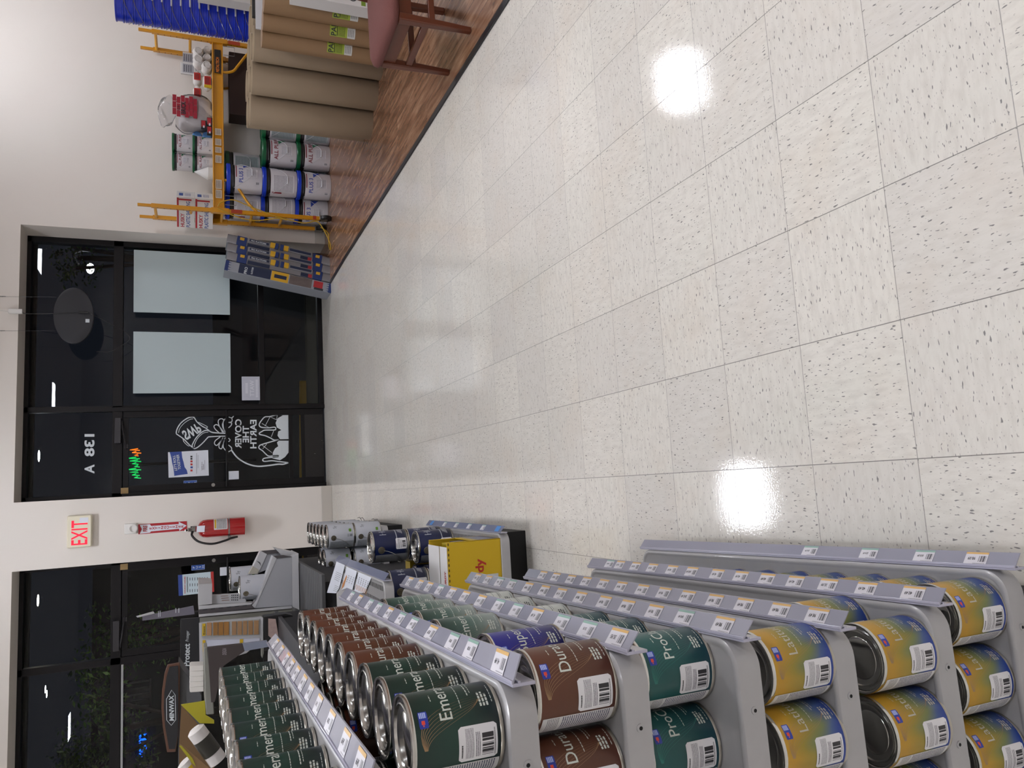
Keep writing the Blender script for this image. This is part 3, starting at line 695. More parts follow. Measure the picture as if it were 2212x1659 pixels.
mb = MB(); mb.tube(chain([(0, -.03, -.06), (-.02, -.03, -.09), (-.03, -.1, -.3), (-.01, -.11, -.62), (-.04, -.11, -.70), (-.13, .02, -.9), (-.2, .1, -1.0), (-.26, .12, -.98), (-.36, .12, -.83), (-.37, .10, -.70)], 7), .0035, 6); mb.cyl((-.01, -.11, -.56), (-.012, -.11, -.64), .010); mb.build('black_cord', M_BLK, adp)

# ---------------- pier: exit sign, alarm, extinguisher ----------------
ex = thing('exit_sign', 'cream exit sign with glowing red letters high on the pier', 'exit sign', (-.2265, 7.80, 2.44))
a, b = at(144.2, 1150, 1, 7.735), at(198, 1146, 1, 7.735)
a1, b1 = at(170, 1113, 1, 7.735), at(170, 1183, 1, 7.735); ex.location = ((a1.x + b1.x) / 2, 7.80, (a.z + b.z) / 2); W_, H_ = (a1.x - b1.x) / 2, (a.z - b.z) / 2
MB().loft([[(x, y, z) for x, z, _ in rr(-W_ + d, W_ - d, -H_ + d, H_ - d, .014)] for d, y in ((0, 0), (0, -.055), (.008, -.065))], cap0=True, cap1=True).build('housing', mat('cream_plastic', '#ddd6bf', .4), ex, smooth=40)
mb = MB(); vs, fs = text_geo('EXIT', 1, 'CENTER', .012); wd = max(v[0] for v in vs) * 2; mb.add([(x * .235 / wd - .012, -.0662, -.068 + y * .195) for x, y in vs], fs)
mb.build('lettering', mat('exit_red', '#d81b3a', .5, emit='#ff1438', estr=.55), ex, smooth=0)
MB().box(W_ - .075, W_ - .025, -.067, -.0655, -H_ + .03, -H_ + .105).build('small_sticker', M_PAPERW, ex, smooth=0)
al = thing('alarm_box', 'small white alarm box on the pier above the fire arrow sign', 'alarm', (at(282, 1142, 1, 7.8).x, 7.80, at(282, 1142, 1, 7.78).z))
MB().box(-.052, .052, -.028, 0, -.055, .055).build('casing', mat('white_plastic', '#d8d6d2', .35), al, bevel=.006)
mb = MB(Matrix.Rotation(math.pi / 2, 4, 'X')); mb.lathe([(.043, 0), (.043, .05), (.038, .054), (.030, .054), (.028, .040), (1e-4, .04)], 24, c=(0, -.025, .026)); mb.build('round_sounder', mat('white_plastic', '#d8d6d2', .35), al)
def pxq(mb, pts, Y, mi=None, T=None): mb.add([at(x, y, 1, Y) for x, y in pts], [tuple(range(len(pts)))], None, mi)
fs_ = thing('fire_sign', 'red and white arrow sign reading FIRE EXTINGUISHER above the extinguisher', 'sign', (-.27, 7.8, 1.69)); inv = Matrix.Translation((.27, -7.8, -1.69))
k = 320 / 2212; cr_ = lambda Y: (lambda x, y: at(240 + x * k, 1080 + y * k, 1, Y))
mb = MB(inv); flat(mb, [(405, 365), (1130, 315), (1137, 455), (408, 514)], cr_(7.797)); mb.build('red_plate', mat('sign_red', '#a81824', .4), fs_, smooth=0, solid=.002)
mb = MB(inv); flat(mb, [(428, 372), (580, 362), (598, 388), (1010, 360), (1010, 326), (1128, 382), (1020, 462), (1016, 430), (595, 470), (580, 488), (428, 505), (460, 436)], cr_(7.7945)); mb.build('white_arrow', M_PAPERW, fs_, smooth=0)
mb = MB(inv); f7 = cr_(7.793); vs, fs = text_geo('FIRE', 1, 'CENTER', .03); mb.add([f7(538 - y * 85, 428 - x * 50) for x, y in vs], fs)
for i, ch in enumerate('EXTINGUISHER'):
    vs, fs = text_geo(ch, 1, 'CENTER', .03); mb.add([f7(605 + i * 43.2 - y * 46, 424 - i * 2.9 - x * 62) for x, y in vs], fs)
mb.build('red_lettering', mat('sign_red', '#a81824', .4), fs_, smooth=0)
fe = thing('fire_extinguisher', 'red fire extinguisher with a black hose hanging on the pier', 'fire extinguisher', (-.285, 7.695, .925))
M_RED = mat('extinguisher_red', '#a01519', .22, coat=.5)
MB().lathe([(.001, .004), (.086, .004), (.092, 0), (.0925, .03), (.0925, .36), (.088, .40), (.070, .43), (.04, .447), (.026, .452), (.026, .47), (.001, .47)], 36).build('tank', M_RED, fe)
mb = MB(); mb.lathe([(.024, .47), (.028, .475), (.028, .50), (.02, .51), (.02, .545), (.001, .545)], 16); mb.build('valve', M_STEEL, fe)
mb = MB(); mb.box(-.012, .012, -.11, .01, .535, .545); mb.T = Matrix.Translation((0, 0, .535)) @ Matrix.Rotation(-.5, 4, 'X'); mb.box(-.010, .010, -.12, .0, -.03, -.022); mb.build('handle', M_STEEL, fe, bevel=.002)
mb = MB(Matrix.Rotation(rad_(-90), 4, 'Z')); patch(mb, .0932, rad_(-10), rad_(75), .17, .30, .002, 14); mb.T = Matrix.Rotation(rad_(-90), 4, 'Z')
mb.build('instruction_label', printed('extinguisher_label_print', '#c9c7c9', [('fill', (.1, .82, .9, .95), '#c9a52c'), ('text', (.05, .05, .95, .78), '#4a4648', 12)]), fe)
mb = MB(); mb.lathe([(.0935, .148), (.095, .148), (.095, .162), (.0935, .162)], 36); mb.box(-.11, -.08, -.03, -.005, .135, .165); mb.build('strap', M_STEEL, fe)
mb = MB(); mb.tube(chain([(-.02, -.02, .50), (-.06, -.05, .505), (-.125, -.07, .44), (-.155, -.07, .32), (-.135, -.06, .20), (-.112, -.05, .13)], 6), .011, 10); mb.cyl((-.114, -.05, .14), (-.104, -.045, .07), .013, .010); mb.build('hose', M_BLK, fe)
mb = MB(); mb.quad((-.03, -.115, .39), (.035, -.118, .385), (.035, -.108, .46), (-.025, -.105, .465)); mb.build('inspection_tag', M_PAPERW, fe, smooth=0, solid=.001)
mb = MB(); mb.box(-.03, .03, .088, .105, .42, .52); mb.box(-.015, .015, .02, .1, .455, .465); mb.build('wall_bracket', M_DARKGREY, fe)
# second door: holiday hours poster
hp = thing('hours_poster', 'blue and white poster with holiday hours on the second door', 'poster', at(425, 1261, 1, DY)); inv = Matrix.Translation(-Vector(hp.location)); k = 340 / 2169; h7 = lambda Y: (lambda x, y: at(380 + x * k, 1160 + y * k, 1, Y))
mb = MB(inv); flat(mb, [(28, 525), (518, 475), (528, 755), (38, 812)], h7(DY - .001)); mb.build('paper', mat('pale_blue_paper', '#bfd0d8', .6), hp, smooth=0, solid=.0006)
mb = MB(inv); flat(mb, [(28, 525), (88, 519), (98, 805), (38, 812)], h7(DY - .003)); mb.build('blue_band', M_NAVY, hp, smooth=0)
mb = MB(inv); flat(mb, [(478, 480), (518, 475), (528, 755), (488, 760)], h7(DY - .003)); f7 = h7(DY - .0035); vs, fs = text_geo('HOLIDAY HOURS', 1, 'LEFT', .03); kk = 232 / max(v[0] for v in vs); mb.add([f7(132 - y * 24, 778 - x * kk) for x, y in vs], fs); mb.build('red_print', M_REDP, hp, smooth=0)
mb = MB(inv)
for r_ in range(8):
    x = 190 + r_ * 34
    for c_ in range(3): flat(mb, [(x, 560 + c_ * 80 - r_ * 1), (x + 7, 560 + c_ * 80 - r_), (x + 7, 600 + c_ * 80 - r_), (x, 600 + c_ * 80 - r_)], f7)
for r_ in (150, 160): flat(mb, [(r_, 550), (r_ + 4, 550), (r_ + 6, 760), (r_ + 2, 760)], f7)
mb.build('small_print', M_BLKP, hp, smooth=0)
# ================= outside, at night =================
M_CONC = mat('sidewalk_concrete', '#6f6a5e', .85, var=.12, vscale=2.5, bump=.2); M_ASPH = mat('asphalt', '#1d1f24', .8, var=.2, vscale=40, bump=.4)
struct(MB().box(-9, 9, 8.42, 9.55, -.02, .0).build('sidewalk', M_CONC, smooth=0)); struct(MB().box(-25, 25, 9.55, 60, -.2, -.12).build('parking_lot', M_ASPH, smooth=0))
struct(MB().box(-9, 9, 9.5, 9.62, -.12, .0).build('kerb', M_CONC))
struct(MB().box(-12, 12, 8.42, 10.2, 3.32, 3.4).build('canopy_soffit', mat('soffit_green_grey', '#56574c', .8, var=.1), smooth=0)); struct(MB().box(-12, 12, 10.2, 10.3, 3.25, 4.6).build('canopy_fascia', mat('soffit_edge', '#28231f', .8), smooth=0))
M_YEL = mat('yellow_road_paint', '#b98f1c', .7, var=.15, vscale=20, bump=.3)
for x0, x1, y0, rz, lb in ((-.30, 1.62, 10.35, .16, 'right one seen through the first door and window'), (-2.9, -.75, 10.3, .0, 'left one seen through the second door')):
    o = MB().loft([[(x, -.10, -.0), (x, -.07, .13), (x, .07, .13), (x, .10, 0)] for x in (-(x1 - x0) / 2, (x1 - x0) / 2)], cap0=True, cap1=True).build('parking_block', M_YEL, bevel=.02)
    o.location = ((x0 + x1) / 2, y0, -.12); o.rotation_euler = (0, 0, -rz); tag(o, 'yellow concrete parking block on the asphalt, ' + lb, 'parking block')
# soffit down lights
M_LAMP = mat('lamp_glow', '#ffffff', .4, emit='#fff3dd', estr=30); M_LAMPC = mat('lamp_glow_cool', '#ffffff', .4, emit='#f2f6ff', estr=30)
def soffit_light(px, py, m_, lb, r=.085):
    p_ = at(px, py, 2, 3.318); o = thing('soffit_light', 'round recessed light in the canopy outside, ' + lb, 'light', p_)
    MB().lathe([(r, 0), (1e-4, -.001)], 24).build('lens', m_, o); MB().lathe([(r, .0), (r + .02, -.004), (r + .025, .0)], 24).build('trim_ring', M_DARKGREY, o)
# keep them within the canopy depth
for px, py, m_, lb in ((84, 985, M_LAMPC, 'seen above the first door'), (82, 1297, M_LAMP, 'seen above the second door'), (98, 1489, M_LAMPC, 'upper of two at far left'), (101, 1499, M_LAMPC, 'lower of two at far left')):
    soffit_light(px, py, m_, lb, .075 if px < 90 else .05)
# flood light on a pole
p_ = at(195, 580, 1, 24.0); fl_ = thing('flood_light', 'bright white flood light on a bent pole across the parking lot', 'lamp', (p_.x, 24, -.12))
hh = p_.z + .12
mb = MB(); mb.tube([(.55, 0, 0), (.55, 0, hh + .2), (.45, 0, hh + .45), (.2, 0, hh + .4), (0, 0, hh + .25)], .05, 8); mb.build('pole', M_DARKGREY, fl_)
mb = MB(); mb.sphere((0, 0, hh), .13, 14, 8, (1.2, .7, .8)); mb.build('lamp_head', mat('flood_glow', '#ffffff', .4, emit='#f5f8ff', estr=90), fl_)
# planting, lit by the shop and lot lights
def leafy(name, label, cat, c, rx, ry, rz, n, size, cols, group=None, trunk=True):
    random.seed(hash(label) % 1000 if False else int(abs(c[0] * 31 + c[2] * 17)) + 3)
    t = thing(name, label, cat, (c[0], c[1], -.12)); mb = MB()
    cl = [(random.uniform(-1, 1), random.uniform(-1, 1), random.uniform(-1, 1)) for _ in range(26)]
    for i in range(n):
        a = random.choice(cl); p_ = Vector((a[0] * rx + random.gauss(0, rx * .16), a[1] * ry + random.gauss(0, ry * .2), c[2] + .12 + a[2] * rz + random.gauss(0, rz * .16)))
        d = Vector((random.gauss(0, 1), random.gauss(0, 1), random.gauss(0, .6))).normalized(); e_ = d.cross(Vector((random.random(), random.random(), random.random() + .1))).normalized(); s_ = size * random.uniform(.6, 1.3)
        mb.add([p_ - d * s_, p_ + e_ * s_ * .4, p_ + d * s_, p_ - e_ * s_ * .4], [(0, 1, 2, 3)], None, random.randrange(len(cols)))
    mb.build('foliage', cols, t, smooth=0)
    if trunk:
        mb = MB(); mb.tube([(0, 0, 0), (.05, 0, c[2] * .5), (0, 0, c[2] + .1)], [.09, .07, .04], 8); mb.tube([(0, 0, c[2] * .6), (rx * .5, 0, c[2] + rz * .5)], .03, 6); mb.tube([(0, 0, c[2] * .6), (-rx * .5, 0, c[2] + rz * .4)], .03, 6); mb.build('trunk', mat('bark', '#3a2e22', .9), t)
    return t
LG = [mat('leaf_green_%d' % i, c_, .5) for i, c_ in enumerate(('#5f8a34', '#47732a', '#7aa043', '#2f5420'))]
leafy('tree', 'leafy green tree outside the windows at far left', 'tree', (-3.4, 12.9, 2.62), 1.0, .5, .55, 2600, .05, LG)
leafy('tree', 'leafy green tree outside the second door', 'tree', (-2.15, 13.4, 2.35), .5, .4, .55, 900, .05, LG)
leafy('tree', 'small leafy branch of a tree outside the right corner of the window', 'tree', (4.05, 13.0, 3.15), .35, .3, .32, 420, .04, LG)
# building across the lot
bd = thing('building', 'grey building with a barred window across the parking lot', 'building', (-4.8, 22, -.12)); 
MB().box(-9, 3.2, 0, 6, 0, 3.9).build('wall', mat('grey_stucco', '#35352f', .9), bd, smooth=0)
wf = MB(); a, b = at(262, 1478, 1, 21.95), at(322, 1537, 1, 21.95); x0, x1, z0, z1 = b.x + 4.8, a.x + 4.8, b.z + .12, a.z + .12
wf.box(x0 - .05, x1 + .05, -.06, .0, z0 - .05, z1 + .05); wfo = wf.build('window', mat('window_dark', '#0b0d0c', .2), bd)
mb = MB()
for i in range(6): xx = x0 + (x1 - x0) * i / 5; mb.box(xx - .02, xx + .02, -.1, -.06, z0, z1)
mb.build('window_bars', mat('window_bar_grey', '#57574e', .6), wfo)
ne = thing('neon_sign', 'blue lit sign with letters across the lot at far left', 'sign', at(306, 1612, 1, 20)); mb = MB(); mb.text('tem', .34, lambda x, y: (x * 1.0, 0, y - .1), 'CENTER', bold=.01); mb.build('blue_letters', mat('neon_blue', '#1060ff', .4, emit='#0b5cff', estr=3.0), ne, smooth=0, solid=.03)
MB().box(-.5, .5, .05, .09, -.3, .4).build('backing', mat('dark_backing', '#14151a', .8), ne, smooth=0)
ne = thing('neon_sign', 'green and orange lit sign seen through the top of the first door', 'sign', at(300, 1003, 1, 20)); mb = MB()
for i in range(11):
    x = -.34 + i * .068; mb.tube([(x, 0, -.05 + .03 * (i % 3)), (x + .02, 0, .10 + .05 * ((i * 5) % 4)), (x + .045, 0, .02 + .04 * (i % 2))], .012, 5, mi=1 if i > 7 else 0)
mb.build('lit_tubes', [mat('neon_green', '#10c060', .4, emit='#12d060', estr=1.2), mat('neon_orange', '#ff8020', .4, emit='#ff7a18', estr=1.5)], ne)
MB().cyl((0, .05, -.2), (0, .05, -2.95), .04).build('sign_post', M_DARKGREY, ne)
MB().cyl((0, .05, .3), (0, .05, -.2), .04).build('sign_back_bar', M_DARKGREY, ne)
# ================= yellow rolling scaffold by the right wall =================
M_YSC = mat('scaffold_yellow', '#c98a10', .35, var=.05, vscale=12, coat=.3)
M_YBR = mat('scaffold_yellow_bright', '#d79a18', .35, coat=.3)
sc = thing('scaffold', 'yellow metal rolling scaffold standing against the right wall', 'scaffold', (3.95, 7.53, 0)); SX = 3.95; SY = 7.53
T = Matrix.Translation((-SX, -SY, 0)); XA, XB, Y0, Y1 = 2.99, 4.885, 7.35, 7.70; DZ = 1.215
for X in (XA, XB):
    for Y in (Y0, Y1):
        mb = MB(T); mb.box(X - .02, X + .02, Y - .02, Y + .02, .12, 1.80); mb.box(X - .014, X + .014, Y - .014, Y + .014, 1.80, 1.925); mb.build('post', M_YSC, sc, bevel=.003)
        mb = MB(T)
        for i in range(26): z = .24 + i * .06; mb.cyl((X - .0205, Y, z), (X - .0212, Y, z), .0055, n=8)
        mb.build('post_holes', M_HOLE, sc, smooth=0)
    for z in (1.765, 1.43, 1.125, .83, .52):
        MB(T).cyl((X, Y0, z), (X, Y1, z), .015, n=12).build('rung', M_YBR, sc)
for Y in (Y0, Y1):
    mb = MB(T); y = Y; mb.box(XA + .02, XB - .02, y - .006, y + .006, 1.115, DZ - .008); mb.box(XA + .02, XB - .02, y - .018, y + .018, DZ - .012, DZ - .002); mb.box(XA + .02, XB - .02, y - .018, y + .018, 1.105, 1.117)
    for X in (XA, XB): mb.box(X - .026, X + .026, y - .026, y + .026, 1.06, 1.235)
    mb.build('side_beam', M_YSC, sc, bevel=.002)
    for s_, X in ((1, XA), (-1, XB)):
        mb = MB(T); pts = [(X + s_ * .02, y, .78), (X + s_ * .10, y, .86), (X + s_ * .24, y, .95), (X + s_ * .31, y, 1.0), (X + s_ * .34, y, 1.07), (X + s_ * .34, y, 1.12)]
        mb.tube(chain(pts, 5), .014, 10); mb.build('curved_brace', M_YBR, sc)
        mb = MB(T); q = X + s_ * .06; mb.tube([(q, y - .03, 1.10), (q, y - .035, .99), (q + s_ * .10, y - .035, .99), (q + s_ * .10, y - .03, 1.10)], .004, 6); mb.build('locking_pin', M_STEEL, sc)
MB(T).box(XA + .03, XB - .03, Y0 - .005, Y1 + .005, DZ - .012, DZ).build('deck', mat('deck_plywood', '#c9a878', .7, var=.1), sc, smooth=0)
a, b = at(468, 158, 1, Y0 - .02), at(468, 107, 1, Y0 - .02)
mb = MB(T); mb.box(a.x, b.x - .0, Y0 - .0205, Y0 - .0195, 1.128, 1.192); mb.build('name_plate', mat('black_sticker', '#1a1713', .4), sc, smooth=0)
mb = MB(T); vs, fs = text_geo('METALTECH', 1, 'LEFT', .02); wd = max(v[0] for v in vs); mb.add([(a.x + .012 + x * (b.x - a.x - .10) / wd, Y0 - .0212, 1.145 + y * .045) for x, y in vs], fs); mb.build('orange_lettering', mat('orange_print', '#d87a1c', .5), sc, smooth=0)
mb = MB(T)
for (p0, p1) in ((278, 292), (300, 314), (318, 330), (336, 352), (388, 408), (410, 428)):
    q0, q1 = at(472, p1, 1, Y0 - .02), at(472, p0, 1, Y0 - .02); mb.quad((q0.x, Y0 - .0205, 1.13), (q1.x, Y0 - .0205, 1.13), (q1.x, Y0 - .0205, 1.19), (q0.x, Y0 - .0205, 1.19))
mb.build('paper_decals', printed('decal_print', '#c9bba6', [('text', (.08, .1, .92, .9), '#5a4a40', 5)]), sc, smooth=0)
mb = MB(T); mb.box(XA - .021, XA + .021, Y0 - .0215, Y0 - .0205, .93, 1.04); mb.box(XB - .021, XB + .021, Y0 - .0215, Y0 - .0205, .93, 1.05); mb.box(XA - .021, XA + .021, Y0 - .0215, Y0 - .0205, .165, .20); mb.build('warning_decals', mat('orange_red_print', '#a83c1c', .5), sc, smooth=0)
for X in (XA, XB):
    for Y in (Y0, Y1):
        mb = MB(T @ Matrix.Translation((X, Y, 0))); mb.cyl((-.018, -.02, .062), (.018, -.02, .062), .062, n=24, mi=0); mb.cyl((-.02, -.02, .062), (.02, -.02, .062), .02, n=12, mi=1); mb.box(-.028, -.021, -.04, .01, .05, .13, 1); mb.box(.021, .028, -.04, .01, .05, .13, 1); mb.box(-.028, .028, -.04, .02, .118, .13, 1)
        mb.build('caster', [mat('rubber_black', '#121213', .45), M_STEEL], sc, bevel=.002)
# yellow cord hanging on the left frame
mb = MB(); mb.tube(chain([(3.02, 7.30, 1.17), (3.06, 7.29, 1.14), (3.10, 7.29, 1.02), (3.04, 7.29, .85), (2.965, 7.29, .62), (2.93, 7.30, .48), (2.94, 7.30, .58), (2.90, 7.31, .80), (2.93, 7.31, 1.0), (3.0, 7.30, 1.17)], 6), .006, 6)
mb.tube(chain([(2.94, 7.30, .50), (2.91, 7.3, .30), (2.94, 7.31, .16), (2.82, 7.32, .07), (2.70, 7.34, .02), (2.66, 7.40, .012), (2.74, 7.48, .012), (2.88, 7.50, .012), (2.93, 7.45, .10)], 6), .006, 6)
tag(mb.build('cord', mat('yellow_cord', '#b08c18', .5)), 'yellow cord looped over the left end of the scaffold', 'cord')

# ================= joint compound pails =================
M_PAIL = mat('white_pail_plastic', '#cfcdd2', .35); M_PBLK = mat('black_pail_ring', '#101012', .35); M_LIDB = mat('blue_lid', '#1238b8', .35); M_LIDG = mat('green_lid', '#0f5a34', .35)
M_PAILPR = printed('pail_small_print', '#cfcdd2', [('text', (.03, .05, .97, .95), '#85848c', 16)])
M_REDT = mat('dark_red_print', '#7e2430', .5); M_BLUT = mat('blue_letter_print', '#27409a', .5); M_GRNT = mat('green_print', '#2a6a4a', .5); M_WIRE = mat('white_wire', '#c8c8cc', .4)
def pail(kind, label, loc, rot, face='front', H_=.358, R_=.148, group='joint compound pails under the scaffold'):
    key = ('pail', kind, face, H_)
    if key in PROTO: o = copy_tree(PROTO[key])
    else:
        o = empty('plastic_pail'); k = H_ / .358; r = R_
        MB().lathe([(1e-4, 0), (r * .93, 0), (r * .955, .006), (r * .985, .285 * k)], 40).build('body', M_PAIL, o, smooth=50)
        MB().lathe([(r * .985, .275 * k), (r * 1.0, .278 * k), (r * 1.02, .29 * k), (r * 1.0, .296 * k), (r * 1.0, .304 * k), (r * 1.03, .308 * k), (r * 1.03, .318 * k), (r * 1.0, .325 * k)], 40).build('neck_ring', M_PBLK, o, smooth=40)
        MB().lathe([(r * 1.02, .318 * k), (r * 1.065, .320 * k), (r * 1.065, .352 * k), (r * 1.03, .358 * k), (r * .98, .358 * k), (r * .97, .350 * k), (1e-4, .350 * k)], 40).build('lid', M_LIDG if 'green' in kind else M_LIDB, o, smooth=40)
        rr_ = r * .992; A0 = rad_(-165); f = wrap(rr_, A0, 0); L = rr_ * math.pi
        def sub(n, m_, fn): mb = MB(); fn(mb); mb.build(n, m_, o, smooth=0)
        if face == 'front':
            word = 'ALL PURPOSE' if 'green' in kind else 'PLUS 3'
            sub('large_lettering', M_REDT if 'green' in kind else M_BLUT, lambda mb: mb.text(word, .058 * k, wrap(rr_, rad_(-140), .195 * k), 'LEFT', bold=.015))
            sub('red_band', M_REDT, lambda mb: patch(mb, rr_, rad_(-120), rad_(-50), .256 * k, .266 * k, .0004, 12))
            def tri(mb):
                n = 14; a0 = -72; a1 = -38
                for i in range(n):
                    u0, u1 = i / n, (i + 1) / n; A = rad_(a0 + (a1 - a0) * u0); B = rad_(a0 + (a1 - a0) * u1); zt = .19 * k
                    mb.quad(*[(rr_ * math.cos(q), rr_ * math.sin(q), z) for q, z in ((A, zt - .001 - u0 * .085 * k), (B, zt - .001 - u1 * .085 * k), (B, zt), (A, zt))])
            sub('triangle_print', M_GRNT if 'green' in kind else M_BLUT, tri)
            mb = MB(); patch(mb, rr_ + .0002, rad_(-118), rad_(-78), .05 * k, .165 * k, .001, 10); mb.build('small_print', M_PAILPR, o)
            mb = MB(); patch(mb, rr_ + .0002, rad_(-146), rad_(-134), .03 * k, .07 * k, .001, 6); mb.build('barcode', printed('barcode_print', '#cfcdd2', [('bars', (.1, .1, .9, .9), '#55555c', 18)]), o)
        elif face == 'side':
            mb = MB(); patch(mb, rr_ + .0002, rad_(-150), rad_(-75), .03 * k, .25 * k, .001, 16); mb.build('small_print', M_PAILPR, o)
            sub('red_band', M_REDT, lambda mb: patch(mb, rr_, rad_(-160), rad_(-152), .16 * k, .26 * k, .0004, 4))
        else:
            mb = MB(); patch(mb, rr_ + .0002, rad_(-165), rad_(-60), .02 * k, .26 * k, .001, 16); mb.build('grey_label', printed('grey_pail_print', '#98a3a6', [('text', (.05, .05, .95, .95), '#6a7276', 14)]), o)
        mb = MB(); mb.tube(chain([(rr_ * 1.0 * math.cos(rad_(a_)), rr_ * 1.03 * math.sin(rad_(a_)) - .006, z * k) for a_, z in ((-170, .29), (-150, .22), (-118, .125), (-95, .10), (-70, .12), (-40, .20), (-14, .29))], 5), .0022 * k, 6); mb.tube([(rr_ * math.cos(rad_(a_)), rr_ * 1.03 * math.sin(rad_(a_)) - .009, .102 * k) for a_ in (-112, -104, -96, -88)], .006 * k, 8); mb.build('wire_handle', M_WIRE, o)
        PROTO[key] = o
    o.location = loc; o.rotation_euler = (0, 0, rad_(rot)); tag(o, label, 'pail', group); return o
PZ = .3605
for i, (f_, r_) in enumerate((('front', 0), ('side', 0), ('front', 18))): pail('blue', 'white pail with blue lid, %s of the front stack of three under the scaffold' % ('bottom', 'middle', 'top')[i], (3.375, 7.345 + .06, i * PZ + .005), r_, f_)
for i, (f_, r_) in enumerate((('front', -20), ('side', 10), ('side', -10))): pail('blue', 'white pail with blue lid, %s of the rear left stack beside the scaffold frame' % ('bottom', 'middle', 'top')[i], (3.175, 7.64, i * PZ + .005), r_, f_)
for i in range(2): pail('green', 'white pail with green lid reading ALL PURPOSE, %s of the front stack of two' % ('bottom', 'top')[i], (3.70, 7.39, i * PZ + .005), 4, 'front')
for i in range(3): pail('green', '%s pail with green lid, %s of the rear stack behind the ALL PURPOSE pails' % ('grey labelled', ('bottom', 'middle', 'top')[i]), (3.62, 7.645 + .0, i * PZ + .005) if True else 0, 0, 'grey')
for i in range(2): pail('green', 'grey labelled pail with green lid, %s of the stack beside the cardboard tubes' % ('bottom', 'top')[i], (3.985, 7.36, i * PZ + .005), 6, 'grey')
SP = 'small pails on the scaffold deck'
for (x, y, nm) in ((3.735, 7.46, 'right'), (3.56, 7.53, 'left')):
    for i in range(2): pail('green', 'small white pail with green lid on the scaffold deck, %s stack, %s one' % (nm, ('lower', 'upper')[i]), (x, y, DZ + i * .198), 0, 'front', .196, .093, SP)
# ================= goods on the scaffold deck =================
def box_carton(mb, corner, phi, a, b, h, z0):
    """two visible faces meet at the corner nearest the viewer"""
    c = Vector((corner[0], corner[1], z0)); u = Vector((-math.cos(phi), math.sin(phi), 0)); v = Vector((math.sin(phi), math.cos(phi), 0)); w_ = Vector((0, 0, 1))
    P = [c + u * i * a + v * j * b + w_ * k * h for k in (0, 1) for j in (0, 1) for i in (0, 1)]
    mb.add(P, [(0, 2, 3, 1), (4, 5, 7, 6), (0, 1, 5, 4), (2, 6, 7, 3), (0, 4, 6, 2), (1, 3, 7, 5)]); return c, u, v
M_CART = mat('white_carton', '#cdcbc9', .6); M_CRED = mat('carton_red', '#a4262c', .55); M_CBLU = mat('carton_blue', '#2c4a8c', .55)
for i in range(2):
    z0 = DZ + i * .178; o = thing('cardboard_carton', 'white carton of plastic sheeting on the scaffold deck, %s of two' % ('lower', 'upper')[i], 'box', (3.12, 7.38, z0), 0, 'sheeting cartons on the scaffold'); mb = MB()
    c, u, v = box_carton(mb, (0, 0), rad_(35), .32, .235, .173, 0); mb.build('carton', M_CART, o, bevel=.002)
    nf = Vector((-math.sin(rad_(35)), -math.cos(rad_(35)), 0)) * .0008; nr = Vector((math.cos(rad_(35)), -math.sin(rad_(35)), 0)) * .0008
    FL = lambda s_, z: u * s_ + Vector((0, 0, z)) + nf          # left face, s from the near corner
    mb = MB(); mb.quad(FL(.32, 0.152), FL(.01, .152), FL(.01, .170), FL(.32, .170)); mb.quad(FL(.035, .03), FL(.018, .03), FL(.018, .16), FL(.035, .16))
    mb.text('HUSKY', .05, lambda x, y: FL(.315 - x * .9, .10 + y), 'LEFT', bold=.03); mb.build('red_print', M_CRED, o, smooth=0)
    mb = MB(); mb.text('PLASTIC SHEETING', .052, lambda x, y: FL(.315 - x * .62, .045 + y), 'LEFT', bold=.02); mb.build('blue_lettering', M_CBLU, o, smooth=0)
    FR = lambda s_, z: v * s_ + Vector((0, 0, z)) + nr
    mb = MB(); mb.quad(FR(.05, .11), FR(.16, .11), FR(.16, .15), FR(.05, .15)); 
    for q in range(5): mb.quad(FR(.05, .04 + q * .012), FR(.16, .04 + q * .012), FR(.16, .044 + q * .012), FR(.05, .044 + q * .012))
    mb.build('blue_label', M_CBLU, o, smooth=0)
for i in range(5):
    o = MB().lathe([(.068, 0), (.069, .002), (.004, .135), (1e-4, .137)], 28).build('paper_cone', mat('white_strainer_paper', '#d2d0cd', .7), smooth=50); o.location = (3.435, 7.47, DZ + i * .011); o.rotation_euler = (.02 * i, .015, 0)
    tag(o, 'white paper strainer cone in the nested stack beside the cartons', 'paper cone', 'nested paper cones on the scaffold')
# rag brick in a clear bag
cb = at(400, 240, 1, 7.5); br = thing('rag_bag', 'clear plastic bag of white rags with red BRICK print on the scaffold deck', 'bag', (4.10, 7.52, DZ))
def lumpy(mb, hx, hy, h, n=20, m=12, amp=.012, seed=1, zpow=.3, mi=None):
    rnd = random.Random(seed); ph = [rnd.uniform(0, 6) for _ in range(8)]; rings = []
    for j in range(m + 1):
        t_ = j / m; s_ = (math.sin(math.pi * min(max(t_, .03), .97))) ** zpow; R_ = []
        for i in range(n):
            a = 2 * math.pi * i / n; ca, sa = math.cos(a), math.sin(a); q = (abs(ca) ** 4 + abs(sa) ** 4) ** -.25
            d = amp * (math.sin(3 * a + ph[0] + t_ * 5) + .7 * math.sin(5 * a + ph[1] - t_ * 8) + .6 * math.sin(9 * t_ + ph[2] + 2 * a))
            R_.append((ca * q * hx * s_ + d * ca, sa * q * hy * s_ + d * sa, h * t_))
        rings.append(R_)
    mb.loft(rings, cap0=True, cap1=True, mi=mi)
mb = MB(); lumpy(mb, .180, .125, .33, amp=.007, seed=3, zpow=.13); mb.build('white_rags', mat('white_rag_cotton', '#cfc9c8', .9, bump=.6, bscale=50), br, smooth=60)
mbag = archglass('clear_bag_film', '#f4f4f5', .015, 1.12, .12)
